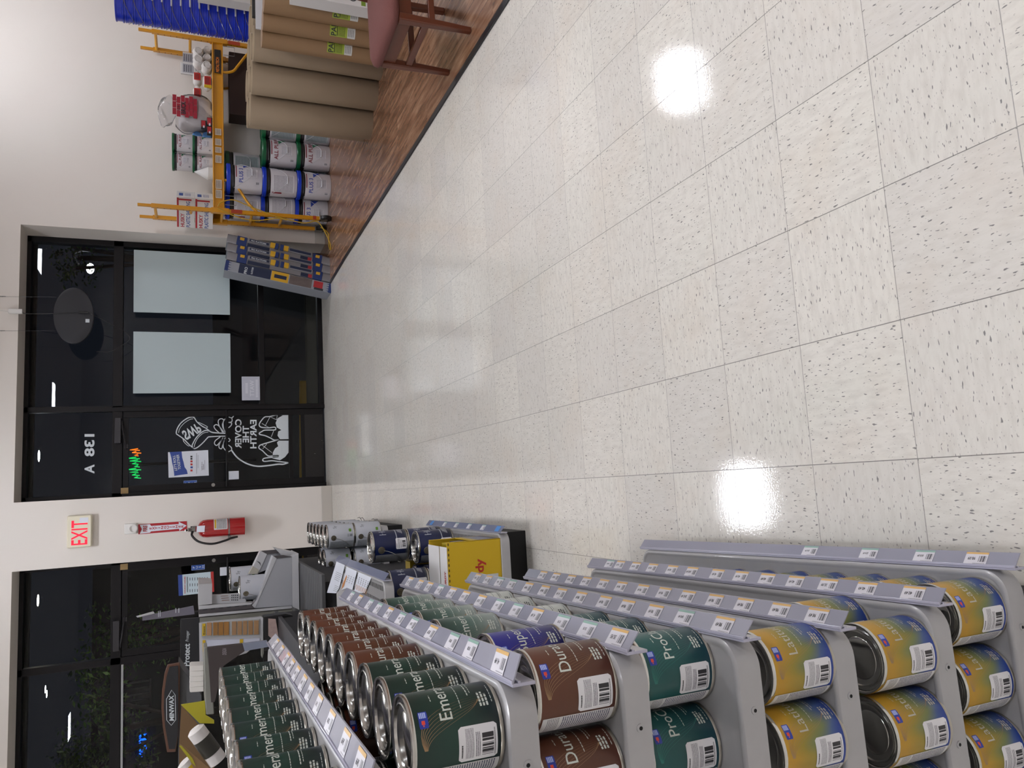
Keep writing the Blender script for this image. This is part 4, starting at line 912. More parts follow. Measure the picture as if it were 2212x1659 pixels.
mb = MB(); lumpy(mb, .195, .135, .36, amp=.010, seed=4, zpow=.15); mb.T = Matrix.Translation((.0, 0, .36)); lumpy(mb, .16, .08, .17, amp=.022, seed=8, zpow=.6); mb.build('clear_bag', mbag, br, smooth=60)
mb = MB(); 
for r_ in range(6):
    z = .15 + r_ * .040
    for c_ in range(3):
        x = -.115 + c_ * .074 + (.02 if r_ % 2 else 0); mb.quad((x, -.158, z), (x + .071, -.158, z), (x + .071, -.158, z + .037), (x, -.158, z + .037))
mb.build('red_brick_print', mat('brick_red_print', '#9a1f30', .5), br, smooth=0)
mb = MB(); mb.text('BRICK', .062, lambda x, y: (x * .8 - .01, -.1592, .262 + y), 'CENTER', bold=.03); mb.text('12 lb', .030, lambda x, y: (x - .02, -.1592, .32 + y), 'CENTER', bold=.02); mb.build('black_lettering', M_BLKP, br, smooth=0)
# blue towel rolls and red-black packs
M_BTOW = mat('blue_towel', '#5585bd', .85, bump=.4)
for i, (x, y, z, w_) in enumerate(((3.83, 7.60, .0, 'lower left'), (3.83, 7.62, .098, 'upper'), (3.96, 7.64, .0, 'lower right'))):
    o = MB().cyl((0, -.11, .05), (0, .05, .05), .048, n=20).build('blue_towel_roll', M_BTOW, bevel=.012); o.location = (x + .04, y, DZ + z); tag(o, 'light blue rolled towel pack on the scaffold deck, ' + w_, 'towel roll', 'blue towel rolls on the scaffold')
for i, (x, y, z, rz, w_) in enumerate(((3.87, 7.375, 0, .15, 'bottom left'), (3.97, 7.378, 0, -.2, 'bottom right'), (3.93, 7.376, .058, .05, 'on top'))):
    o = thing('tool_pack', 'small red and black packaged tool on the scaffold deck edge, ' + w_, 'package', (x, y, DZ + z), rz, 'red and black tool packs'); MB().box(-.045, .045, -.018, .018, 0, .055).build('black_tray', M_BLK, o, bevel=.004); MB().box(-.03, .04, -.0195, -.018, .012, .05).build('red_card', M_CRED, o, smooth=0); MB().box(-.04, -.015, -.0198, -.018, .02, .035).build('white_patch', M_PAPERW, o, smooth=0)
# rolls of rags
M_RAG = mat('white_cloth', '#d0cbc6', .9, bump=.5, bscale=40)
def rag_roll(x, y, z, r, L, lab, red=True, yaw=0, yel=False):
    o = thing('rag_roll', lab, 'rag roll', (x, y, DZ + z), yaw, 'rolled rags on the scaffold'); n = 18
    mb = MB(); rings = []
    for j in range(13):
        t_ = j / 12; q = 1 - .55 * max(0, (abs(t_ - .5) - .38) / .12) ** 1.6; ring = []
        for i in range(n):
            a = 2 * math.pi * i / n; R_ = r * q * (1 + .04 * math.sin(3 * a + j) + .03 * math.sin(5 * a - j * 1.3)); ring.append((R_ * math.cos(a), -L / 2 + L * t_, r + R_ * math.sin(a)))
        rings.append(ring)
    mb.loft(rings, cap0=True, cap1=True); mb.build('cloth', M_RAG, o, smooth=60)
    mb = MB()
    for s_ in range(3): mb.tube([(r * .72 * math.cos(a / 8 * 6.28) * (1 - .28 * s_), -L / 2 - .002 + .004 * s_, r + r * .72 * math.sin(a / 8 * 6.28) * (1 - .28 * s_)) for a in range(8)], .004, 5, closed=True)
    mb.build('folds', M_RAG, o)
    if red:
        mb = MB(); mb.lathe([(r * 1.06, -L * .28), (r * 1.06, L * .28)], 20); mb.T = Matrix.Translation((0, 0, r)) @ Matrix.Rotation(math.pi / 2, 4, 'X'); m2 = MB(Matrix.Translation((0, 0, r)) @ Matrix.Rotation(math.pi / 2, 4, 'X')); m2.lathe([(r * 1.07, -L * .26), (r * 1.07, L * .26)], 20); m2.build('red_wrapper', mat('rag_red_wrapper', '#b3241c', .5), o)
for args in ((4.80, 7.46, 0, .047, .16, 'white rag roll on the scaffold deck, lower one nearest the right end', False), (4.70, 7.44, .0, .047, .15, 'white rag roll on the scaffold deck, lower middle one', False), (4.755, 7.44, .084, .052, .17, 'large white rag roll on top, farthest right on the deck', False), (4.645, 7.41, .082, .053, .16, 'white rag roll on top, left of the largest one', False), (4.585, 7.40, 0, .052, .16, 'white tied rag roll at the front of the lower layer', False)):
    rag_roll(*args)
def rag_pack(x, y, z, rz, lab, yel):
    o = thing('rag_pack', lab, 'rag pack', (x, y, DZ + z), rz, 'red labelled rag packs'); mb = MB(); lumpy(mb, .082, .05, .088, amp=.004, seed=int(x * 100)); mb.build('cloth', M_RAG, o, smooth=60)
    MB().box(-.050, .045, -.0565, -.054, .012, .078).build('red_label', mat('rag_red_wrapper', '#b3241c', .5), o, smooth=0, bevel=.001)
    mb = MB()
    for i in range(5): mb.box(-.035 + i * .014, -.030 + i * .014, -.0575, -.0565, .025, .068)
    mb.build('black_strokes', M_BLKP, o, smooth=0)
    if yel: MB().box(-.085, -.052, -.0565, -.05, .006, .08).build('yellow_label', mat('yellow_print', '#c8a818', .5), o, smooth=0)
rag_pack(4.52, 7.54, .10, .2, 'white rag pack with red label, upper right of three', False); rag_pack(4.34, 7.52, .10, -.1, 'white rag pack with red label, upper left of three', False); rag_pack(4.43, 7.41, 0, .0, 'white rag pack with red and yellow label, lower one in front', True)
for i, (x, w_, z) in enumerate(((4.50, 'lower', 0), (4.58, 'upper', .0))):
    o = thing('kit_card', 'white and grey printed wallpaper kit standing behind the rag rolls, %s' % ('left', 'right')[i], 'package', (x + .17 + i * .06, 7.62 + i * .03, DZ), 0); MB().box(-.065, .065, -.012, .012, 0, .31 - .02 * i).build('card_box', M_CART, o, bevel=.002)
    MB().quad((-.05, -.0128, .18), (.05, -.0128, .18), (.05, -.0128, .29), (-.05, -.0128, .29)).build('printed_face', printed('kit_print', '#9c9ca2', [('text', (.1, .1, .9, .9), '#55555c', 4)]), o, smooth=0)
    if i == 0:
        mb = MB(); mb.text('WALLPAPER', .03, lambda x_, y: (-.02 - y + .03, -.0135, .04 + x_), 'LEFT', bold=.01) if False else mb.text('WALLPAPER', .022, lambda x_, y: (x_, -.0135, .15 + y), 'CENTER', bold=.01); mb.build('lettering', M_BLKP, o, smooth=0)
# dark cabinet behind
tag(MB().box(4.12, 4.84, 7.43, 7.66, 0, 1.04).build('dark_cabinet', mat('dark_brown_laminate', '#2a140c', .5), bevel=.004), 'dark brown cabinet standing under the right end of the scaffold', 'cabinet')

# ================= folded work platforms leaning at the window corner =================
M_ALU = mat('platform_aluminium', '#87868a', .4, .4); M_PBLUE = mat('platform_blue_cap', '#1c3166', .45); M_PYEL = mat('platform_yellow_foot', '#c79a22', .45); M_PNAVY = mat('platform_label_navy', '#17233f', .45)
def lean(x, y, ang): return Matrix.Translation((x, y, 0)) @ Matrix.Rotation(ang, 4, 'Y')
LA = rad_(10.5); Lp = 1.10; tw = .098
def wplat(i, x, y):
    o = thing('work_platform', 'folded grey work platform with blue ends leaning at the window corner, %s of three' % ('rightmost', 'middle', 'leftmost')[i], 'work platform', (x, y, 0.0), 0, 'folded work platforms'); T = Matrix.Rotation(LA, 4, 'Y') @ Matrix.Translation((tw / 2, 0, .002))
    h = tw / 2; D = .30
    MB(T).box(-h, h, 0, D, .06, Lp - .06).build('deck_body', M_ALU, o, bevel=.004)
    for z0, z1, nm in ((.0, .10, 0), (Lp - .10, Lp, 1)):
        mb = MB(T); pr = [(-h, .0), (h, .0), (h, .10), (-h, .10)]; mb.loft([rr(-h, h, -.006, D, .02, 5, z) for z in (z0, z0 + .02, z1 - .02, z1)], cap0=True, cap1=True); mb.build('end_cap', M_PBLUE if 0 else M_ALU, o, bevel=.003)
    for z0, z1 in ((.10, .20), (Lp - .20, Lp - .10)):
        MB(T).box(-h - .001, h + .001, -.009, D, z0, z1).build('blue_collar', M_PBLUE, o, bevel=.002); MB(T).box(.008, h - .01, -.0115, -.009, (z0 + z1) / 2 - .022, (z0 + z1) / 2 + .022).build('yellow_button', M_PYEL, o, bevel=.001)
    for z0, z1 in ((.21, .47), (.66, Lp - .21)):
        MB(T).box(.004, h - .002, -.022, -.004, z0, z1).build('folded_leg', M_ALU, o, bevel=.003); MB(T).box(.012, h - .010, -.0235, -.022, z0 + .015, z1 - .015).build('leg_label', M_PNAVY, o, smooth=0)
    for z0, s_ in ((.47, 1), (.66, -1)):
        mb = MB(T); mb.add([(.0, -.03, z0), (h + .006, -.03, z0), (h + .006, -.03, z0 + s_ * .062), (.0, -.03, z0 + s_ * .045), (.0, .0, z0), (h + .006, 0, z0), (h + .006, 0, z0 + s_ * .062), (.0, 0, z0 + s_ * .045)], [(0, 1, 2, 3), (7, 6, 5, 4), (0, 4, 5, 1), (1, 5, 6, 2), (2, 6, 7, 3), (3, 7, 4, 0)]); mb.build('yellow_foot', M_PYEL, o)
        mb = MB(T); mb.box(-.004, h + .008, -.032, .0, min(z0 + s_ * .05, z0 + s_ * .085), max(z0 + s_ * .05, z0 + s_ * .085)); mb.build('foot_pad', M_PBLUE, o, bevel=.002)
    MB(T).box(-h + .004, -.004, -.0015, 0, .66, Lp - .21).build('deck_label', M_PNAVY, o, smooth=0); MB(T).box(-h + .004, -.004, -.0015, 0, .21, .33).build('lower_label', M_PNAVY, o, smooth=0); MB(T).box(-h + .006, -.006, -.003, -.0015, .21, .25).build('red_patch', M_CRED, o, smooth=0)
    mb = MB(T); mb.text('PRO PLATFORM', .022, lambda x_, y: (.016 + y, -.0245, .86 - x_ * 1.0), 'LEFT', bold=.02); mb.build('lettering', M_VINYL, o, smooth=0)
    return o
xs = [at(703, yy, 1, 7.52).x for yy in (569, 587, 605)]
for i, x in enumerate(xs): wplat(i, x - .035, 7.50)
o = thing('platform_box', 'printed cardboard box of a work platform leaning left of the folded platforms', 'box', (xs[2] - .155, 7.49, 0)); T = Matrix.Rotation(LA, 4, 'Y') @ Matrix.Translation((.055, 0, .002)); Lb = 1.125
MB(T).box(-.055, .055, 0, .30, 0, Lb).build('carton', mat('grey_print_carton', '#8c8f96', .5), o, bevel=.003)
mb = MB(T); mb.box(-.056, .056, -.001, 0, 0, .035); mb.box(-.056, .056, -.001, 0, Lb - .035, Lb)
for i in range(4): 
    for z0, s_ in ((.035, 1), (Lb - .035, -1)): mb.add([(-.045 + i * .026, -.001, z0), (-.035 + i * .026, -.001, z0), (-.040 + i * .026, -.001, z0 + s_ * .03)], [(0, 1, 2)])
mb.build('blue_saw_edge', M_PBLUE, o, smooth=0)
MB(T).box(-.052, .052, -.0012, 0, .655, .985).build('navy_print', M_PNAVY, o, smooth=0); MB(T).box(-.052, .052, -.0012, 0, .47, .65).build('yellow_print', M_PYEL, o, smooth=0); MB(T).box(-.02, .02, -.002, -.0012, .49, .62).build('platform_picture', M_PNAVY, o, smooth=0); MB(T).box(-.05, .05, -.0012, 0, .22, .46).build('scene_picture', mat('brown_picture_print', '#5e5350', .6, var=.5, vscale=12), o, smooth=0); MB(T).box(-.028, .045, -.0014, 0, .10, .20).build('red_print', M_CRED, o, smooth=0); MB(T).box(-.052, -.028, -.0014, 0, .09, .19).build('black_print', M_BLKP, o, smooth=0)
mb = MB(T); mb.text('PRO', .05, lambda x_, y: (-.01 + x_ * .8, -.0022, .90 + y * .8), 'CENTER', bold=.02); mb.text('PLATFORM', .026, lambda x_, y: (x_ * .6, -.0022, .84 + y), 'CENTER', bold=.02); mb.build('lettering', M_VINYL, o, smooth=0)

# ================= cardboard tubes and paper rolls =================
M_TUBE = mat('kraft_tube', '#92806a', .75, var=.07, vscale=3, bump=.05); M_TUBEIN = mat('kraft_tube_edge', '#b8a68c', .8); M_KRAFT = mat('brown_kraft_wrap', '#86694a', .6, var=.08, vscale=5, bump=.15, bscale=9)
tubes = []
rowdir = Vector((.155, -.222)); back = Vector((.185, .165))
k = 0
for rI in range(3):
    for cI in range(5 if rI else 4):
        c_ = Vector((3.125, 5.295)) + rowdir * (cI - (0.5 if rI % 2 else 0)) + back * rI * 1.0
        if rI == 0 and cI == 3: continue
        tubes.append((c_, rI, cI))
RW = ['front row', 'middle row', 'back row']
tb0 = None
for (c_, rI, cI) in tubes:
    if tb0 is None:
        tb0 = o = empty('cardboard_tube'); MB().lathe([(.126, 0), (.128, .002), (.128, .983), (.1275, .985)], 44).build('tube_wall', M_TUBE, o, smooth=60); MB().lathe([(.1275, .985), (.1225, .985), (.1225, .90), (.1225, .2)], 44).build('tube_edge', M_TUBEIN, o, smooth=60)
    else: o = copy_tree(tb0)
    o.location = (c_.x, c_.y, .004); o.rotation_euler = (0, 0, cI * 1.3 + rI); tag(o, 'large upright brown cardboard tube, %s from the left in the %s' % (ORD[cI], RW[rI]), 'cardboard tube', 'upright cardboard tubes')
def kraft_roll(i, x, y, r, H_, rot):
    o = thing('paper_roll', 'brown wrapped paper roll with green label standing behind the chair, %s of three' % ('left', 'middle', 'right')[i], 'paper roll', (x, y, .004), rot, 'wrapped paper rolls'); n = 36; rings = []
    for j in range(15):
        t_ = j / 14; z = H_ * t_; cr = max(0, (t_ - .78) / .22); ring = []
        for q in range(n):
            a = 2 * math.pi * q / n; R_ = r * (1 + .010 * math.sin(2 * a + 5 * t_)) - cr * r * .22 * max(0, math.cos(a + 1.25)) ** 6; ring.append((R_ * math.cos(a), R_ * math.sin(a), z))
        rings.append(ring)
    mb = MB(); mb.loft(rings, cap0=True, cap1=True); mb.build('wrapping', M_KRAFT, o, smooth=40)
    mb = MB(); patch(mb, r + .0022, rad_(-150), rad_(-62), .375, .50, .001, 14); mb.build('green_label', printed('green_label_print', '#93a53a', [('text', (.05, .1, .95, .5), '#4a5420', 5), ('fill', (.05, .55, .95, .6), '#2c3018')]), o)
    mb = MB(); patch(mb, r + .0022, rad_(-150), rad_(-62), .318, .375, .001, 14); mb.build('white_label', printed('white_label_print', '#c4c4c0', [('bars', (.55, .3, .8, .9), '#55585a', 16), ('text', (.1, .1, .5, .9), '#7a7c7a', 4)]), o)
    mb = MB(); mb.text('PAPER', .052, wrap(r + .0028, rad_(-146), .455), 'LEFT', bold=.02); mb.build('lettering', M_BLKP, o, smooth=0)
for i, (yy, Y, r, H_) in enumerate(((82, 4.50, .078, .955), (44, 4.37, .078, .958), (2, 4.25, .086, .96))):
    p_ = at(571, yy, 1, Y); kraft_roll(i, p_.x + .01, Y, r, H_, .05)
tag(MB().box(3.40, 4.05, 4.585, 4.60, .004, .99).build('foam_board', mat('white_board', '#c9c9cc', .5), bevel=.001), 'white board standing behind the wrapped paper rolls', 'board')
tag(MB().box(3.52, 4.1, 4.63, 4.66, .004, 1.01).build('dark_board', mat('dark_board', '#2b2927', .5), bevel=.001), 'dark board standing between the white board and the cardboard tubes', 'board')
q = at(700, 6, 1, 4.02); o = thing('display_card', 'white box with black lettering at the top edge beside the paper rolls', 'box', (q.x + .02, 4.02, .004)); MB().box(0.0, .5, 0, .12, 0, .80).build('box', M_CART, o, bevel=.002)
mb = MB(); mb.text('OA', .085, lambda x_, y: (.0 + .03 + x_, -.001, .36 + y), 'LEFT'); mb.text('S', .045, lambda x_, y: (.03 + x_, -.001, .62 + y)); mb.build('lettering', M_BLKP, o, smooth=0); MB().box(.01, .06, -.001, 0, .30, .33).build('green_mark', mat('green_mark', '#6f8c2c', .5), o, smooth=0)
# ================= stack of blue buckets =================
M_BLUEB = mat('blue_bucket_plastic', '#0c2cb4', .3, coat=.2)
bx, by = 4.30 + .075, 6.12; nb = 24; spc = .0762
def bucket(i):
    key = 'bucket'
    if key not in PROTO:
        o = empty('blue_bucket'); r = .150
        MB().lathe([(r - .022, 0), (r - .008, .10), (r - .004, .17), (r + .004, .172), (r + .004, .180), (r - .003, .184), (r - .003, .205), (r + .008, .208), (r + .008, .218), (r - .001, .222), (r, .262), (r + .006, .265), (r + .006, .275), (r - .004, .275), (r - .01, .26), (r - .03, .01), (1e-4, .01)], 40).build('shell', M_BLUEB, o, smooth=30)
        mb = MB(); R_ = r + .012; pts = [(R_ * math.cos(rad_(a)), R_ * math.sin(rad_(a)), z) for a, z in ((-205, .175), (-175, .13), (-150, .155), (-128, .185), (-112, .20), (-95, .205), (-80, .205), (-60, .205))]
        mb.tube(pts, .0026, 6, mi=0); mb.tube([(R_ * math.cos(rad_(a)) * 1.01, R_ * math.sin(rad_(a)) * 1.01, .206) for a in (-103, -92, -80)], .0075, 8, mi=1); mb.build('wire_handle', [M_STEEL, M_WIRE], o)
        PROTO[key] = o
    else: o = copy_tree(PROTO[key])
    return o
for i in range(nb):
    z = .006 + i * spc
    o = bucket(i); o.location = (bx, by, z); o.rotation_euler = (0, 0, rad_(random.uniform(-6, 6) + (8 if i % 5 == 0 else 0)))
    tag(o, 'blue bucket in the tall nested stack, %s' % ('topmost' if i == nb - 1 else 'number %s down from the top' % (['two', 'three', 'four', 'five', 'six', 'seven', 'eight', 'nine', 'ten', 'eleven', 'twelve', 'thirteen', 'fourteen', 'fifteen', 'sixteen', 'seventeen', 'eighteen', 'nineteen', 'twenty', 'twenty-one', 'twenty-two', 'twenty-three', 'twenty-four'][nb - 2 - i])), 'bucket', 'nested blue buckets')
q = at(480, 8, 1, 5.75); o = thing('printed_carton', 'white carton with green print in front of the blue bucket stack', 'box', (q.x + .0, 5.75, .9)); o.location.z = 0
a, b = at(428, 5, 1, 5.75), at(532, 20, 1, 5.75); MB(Matrix.Translation((-q.x, 0, 0))).box(b.x + .06, b.x + .55, 0, .12, .004, a.z).build('box', M_CART, o, bevel=.002)
mb = MB(Matrix.Translation((-q.x, 0, 0)))
for dx, dz in ((.10, -.12), (.14, -.24)): mb.add([(b.x + dx, -.001, a.z + dz), (b.x + dx + .09, -.001, a.z + dz + .01), (b.x + dx + .13, -.001, a.z + dz - .05), (b.x + dx + .04, -.001, a.z + dz - .08)], [(0, 1, 2, 3)])
mb.build('green_print', mat('leaf_green_print', '#4c8a2a', .5), o, smooth=0)

# ================= chair =================
M_CHW = mat('cherry_wood', '#5a2a16', .35, var=.12, vscale=9, coat=.3); M_SEAT = mat('mauve_upholstery', '#6a3f3a', .9, bump=.5, bscale=220)
ch = thing('dining_chair', 'brown wooden chair with a mauve padded seat on the wood floor', 'chair', (2.66, 3.02, .004))
fA, fB, fC = Vector((2.488 - .0, 2.80, 0)), Vector((2.456, 3.195, 0)), Vector((2.870, 3.225, 0)); fD = fA + (fC - fB); inv = Matrix.Translation((-2.66, -3.02, 0))
U = (fA - fB).normalized(); V = (fC - fB).normalized()
def leg(p, r0, r1, h, lean_=(0, 0)):
    mb = MB(inv); rg = []
    for z, r in ((0, r0), (.02, r0), (h, r1)):
        c_ = p + Vector((lean_[0] * z, lean_[1] * z, z)); rg.append([c_ + U * (sx * r) + V * (sy * r) for sx, sy in ((-1, -1), (1, -1), (1, 1), (-1, 1))])
    mb.loft(rg, cap0=True, cap1=True); return mb.build('leg', M_CHW, ch, bevel=.006)
SH = .41
leg(fA, .016, .023, SH); leg(fB, .016, .023, SH); leg(fC, .017, .022, SH, (-.04, 0)); leg(fD, .017, .022, SH, (-.04, 0))
def rail(p, q_, z, h, t_, name='rail'):
    mb = MB(inv); d = (q_ - p).normalized(); s_ = Vector((-d.y, d.x, 0)) * t_; a, b = p + Vector((0, 0, z)), q_ + Vector((0, 0, z))
    mb.loft([[c_ + s_ * sx + Vector((0, 0, h * sz)) for sx, sz in ((-1, 0), (1, 0), (1, 1), (-1, 1))] for c_ in (a, b)], cap0=True, cap1=True); mb.build(name, M_CHW, ch, bevel=.003)
rail(fB + U * .02, fA - U * .02, .335, .07, .010); rail(fB, fC, .335, .07, .010); rail(fA, fD, .335, .07, .010); rail(fC, fD, .335, .07, .010)
rail(fB + U * .02, fA - U * .02, .235, .038, .011, 'stretcher'); rail(fA, fD, .205, .035, .010, 'stretcher'); rail(fB, fC, .205, .035, .010, 'stretcher')
mb = MB(inv); cx = (fA + fB + fC + fD) / 4; rings = []
for z, s_ in ((.405, .90), (.412, .99), (.430, 1.04), (.452, 1.02), (.470, .93), (.480, .75), (.484, .4)):
    rings.append([cx + U * (x * s_) + V * (y * s_) + Vector((0, 0, z)) for x, y, _ in rr(-.235, .235, -.245, .235, .07, 6)])
mb.loft(rings, cap0=True, cap1=True); mb.build('seat_cushion', M_SEAT, ch, smooth=70)
for f_ in (fC, fD):
    mb = MB(inv); rg = []
    for z, o_ in ((SH, -.016), (.6, .0), (.9, .10)):
        c_ = f_ + V * o_ + Vector((0, 0, z)); rg.append([c_ + U * (sx * .018) + V * (sy * .018) for sx, sy in ((-1, -1), (1, -1), (1, 1), (-1, 1))])
    mb.loft(rg, cap0=True, cap1=True); mb.build('back_post', M_CHW, ch, bevel=.005)
for z, h in ((.56, .05), (.82, .08)): rail(fC + V * (.0 if z < .6 else .08), fD + V * (.0 if z < .6 else .08), z, h, .010, 'back_rail')
# ================= gallon cans =================
M_NAVYL = canbody('navy_label', '#0e1c48', '#0b1738', '#23262c', stops=[(.0, '#3a3e44'), (.06, '#3a3e44'), (.065, '#0b1636'), (1, '#0e1c48')])
M_WHITEL = canbody('white_grey_label', '#c0c4cc', '#b8bcc5', '#9da2a8', stops=[(0, '#8f959a'), (.02, '#b4b8c0'), (1, '#c3c6ce')])
M_MARBLE = mat('grey_speckled_label', '#8d9297', .5, var=.35, vscale=60); M_STRIPED = printed('grey_text_label', '#5d6166', [('text', (0, 0, 1, 1), '#8d9196', 30, True)])
M_EAR = mat('brass_grey_ear', '#7d7768', .35, .8)
GR, GH = .0835, .19
def gallon(kind, loc, rot, label, group):
    key = ('gal', kind)
    if key in PROTO: o = copy_tree(PROTO[key])
    else:
        o = empty('gallon_can'); M_ = M_NAVYL if kind == 'navy' else M_WHITEL
        MB().lathe([(GR, .005), (GR, GH - .008)], 44).build('label', M_, o, smooth=60); MB().lathe([(GR - .006, .003), (GR - .002, 0), (GR + .001, .001), (GR + .001, .004), (GR, .006)], 44).build('bottom_rim', M_TINSIDE, o, smooth=60)
        MB().lathe(lid_profile(GR, GH), 44).build('lid', M_TIN, o, smooth=50)
        r = GR + .0003; A = rad_
        mb = MB(); patch(mb, r, A(-235), A(-118), .008, GH - .012 if kind == 'navy' else GH - .02, .0004, 20); mb.build('back_label', M_STRIPED if kind == 'navy' else M_MARBLE, o)
        mb = MB()
        if kind == 'navy':
            mb.text('HC', .052, wrap(r, A(-42), .115), 'LEFT'); patch(mb, r, A(-66), A(40), .060, .064, .0003, 16)
            for q in range(4): patch(mb, r, A(-40 + q * 3), A(-12 + q * 2), .028 + q * .006, .031 + q * .006, .0003, 4)
            mb.build('white_lettering', mat('navy_can_print', '#a9adb4', .45), o, smooth=0)
            mb = MB(); patch(mb, r + .0002, A(-100), A(-60), .012, .070, .003, 10); mb.build('barcode_sticker', M_STICK, o)
        else:
            mb.text('Sy', .032, wrap(r, A(-52), .125), 'LEFT'); mb.build('dark_lettering', mat('grey_can_print', '#5a5c62', .5), o, smooth=0)
            mb = MB(); patch(mb, r + .0002, A(-74), A(-58), .022, .040, .002, 6); mb.build('green_mark', mat('green_mark2', '#5f8c22', .5), o)
            mb = MB(); patch(mb, r + .0002, A(-100), A(-82), .012, .055, .002, 6); mb.build('barcode_sticker', printed('grey_barcode_print', '#b4b8c0', [('bars', (.1, .1, .9, .5), '#55585e', 16), ('text', (.1, .55, .9, .9), '#777a80', 5)]), o)
        ea = A(-100); e_ = Vector((math.cos(ea), math.sin(ea), 0)); z = .148; mb = MB()
        for q0, q1, rr_ in ((0, .004, .019), (.003, .008, .012), (.007, .011, .007)): mb.cyl(e_ * (GR + q0) + Vector((0, 0, z)), e_ * (GR + q1) + Vector((0, 0, z)), rr_, rr_ * .9, 16)
        mb.build('handle_ear', M_EAR, o, smooth=40)
        mb = MB(); R_ = GR + .006; mb.tube(chain([(R_ * math.cos(A(a)), R_ * math.sin(A(a)), zz) for a, zz in ((-100, .148), (-106, .11), (-122, .065), (-145, .040), (-170, .035), (-200, .04))], 5), .0016, 6); mb.build('wire_handle', M_STEEL, o)
        PROTO[key] = o
    o.location = loc; o.rotation_euler = (0, 0, rad_(rot)); tag(o, label, 'paint can', group); return o

# ================= middle shelving unit =================
def unit(name, label, x, y0, y1, decks, depth=.40, kick=True, tags=(), hooks=False, rise=None):
    g = thing(name, label, 'shelving', (x, y0, 0)); L = y1 - y0
    MB().box(-depth - .05, -depth - .035, .02, L - .02, 0, rise or max(d[0] for d in decks) + .05).build('back_panel', M_SHELF, g)
    if kick: MB().box(-depth, -.035, .13, L - .04, 0, decks[0][0] - .036).build('kick_plate', M_KICK, g, bevel=.003)
    for j, (z, off, tg) in enumerate(decks):
        mb = MB(); shelf_tray(mb, -depth - .03, -.03 - off, .0, L, z); s = mb.build('shelf', M_SHELF, g, smooth=40); xf = -.03 - off
        hb = MB()
        for i in range(int(L / .022) - 4):
            for k in (0, 1): hb.box(xf - .045 - k * .06, xf - .025 - k * .06, .05 + i * .022, .058 + i * .022, z + .0002, z + .0008)
        hb.build('slots', M_HOLE, s, smooth=0)
        if tg is not None:
            mb = MB(); P = lambda u, y: Vector((xf + .004 + u * .027, y, z + .006 - u * .022)); mb.loft([[P(0, 0), P(1, 0), P(1, 0) - Vector((0, 0, .002)), P(0, 0) - Vector((0, 0, .002))], [P(0, L), P(1, L), P(1, L) - Vector((0, 0, .002)), P(0, L) - Vector((0, 0, .002))]], cap0=True, cap1=True); mb.build('price_channel', mat('blue_grey_channel', '#777c93', .22, coat=.4), s, smooth=0)
            MB().box(xf - .0005, xf + .004, 0, L, z - .028, z + .004).build('channel_clip', M_STRIPEDGE, s, bevel=.001)
            for i, y in enumerate(tg):
                blue = i in (0, len(tg) - 1); p0 = P(.9, y); p1 = P(.1, y); up = (p1 - p0).normalized(); nrm = Vector((0, 1, 0)).cross(up); mb = MB()
                f_ = lambda a, b: p0 + Vector((0, 1, 0)) * a + up * b + nrm * .0008
                mb.quad(f_(0, 0), f_(.05, 0), f_(.05, .028), f_(0, .028)); mb.build('price_tag', M_TAGG if not blue else mat('blue_tag_print', '#4f86c4', .4), s, smooth=0)
        if hooks and j == 0:
            mb = MB()
            for y in (.10, .22, .62, .74): mb.tube([(xf, y, z + .004), (xf + .03, y, z + .006), (xf + .05, y, z + .02), (xf + .045, y, z + .035)], .003, 6)
            mb.build('wire_hooks', M_STEEL, s)
    return g
unit('display_shelving', 'low grey shelving unit holding the yellow box and navy cans in the middle', -.19, 2.325, 3.50, [(.172, 0, [.03, .22, .42, .62, .82, 1.06]), (.700, .155, [])], .46, rise=.78)
unit('display_shelving', 'grey shelving unit stacked with white gallon cans by the pier', -.225, 4.62, 6.05, [(.172, 0, None)], .46, hooks=True, rise=.70)
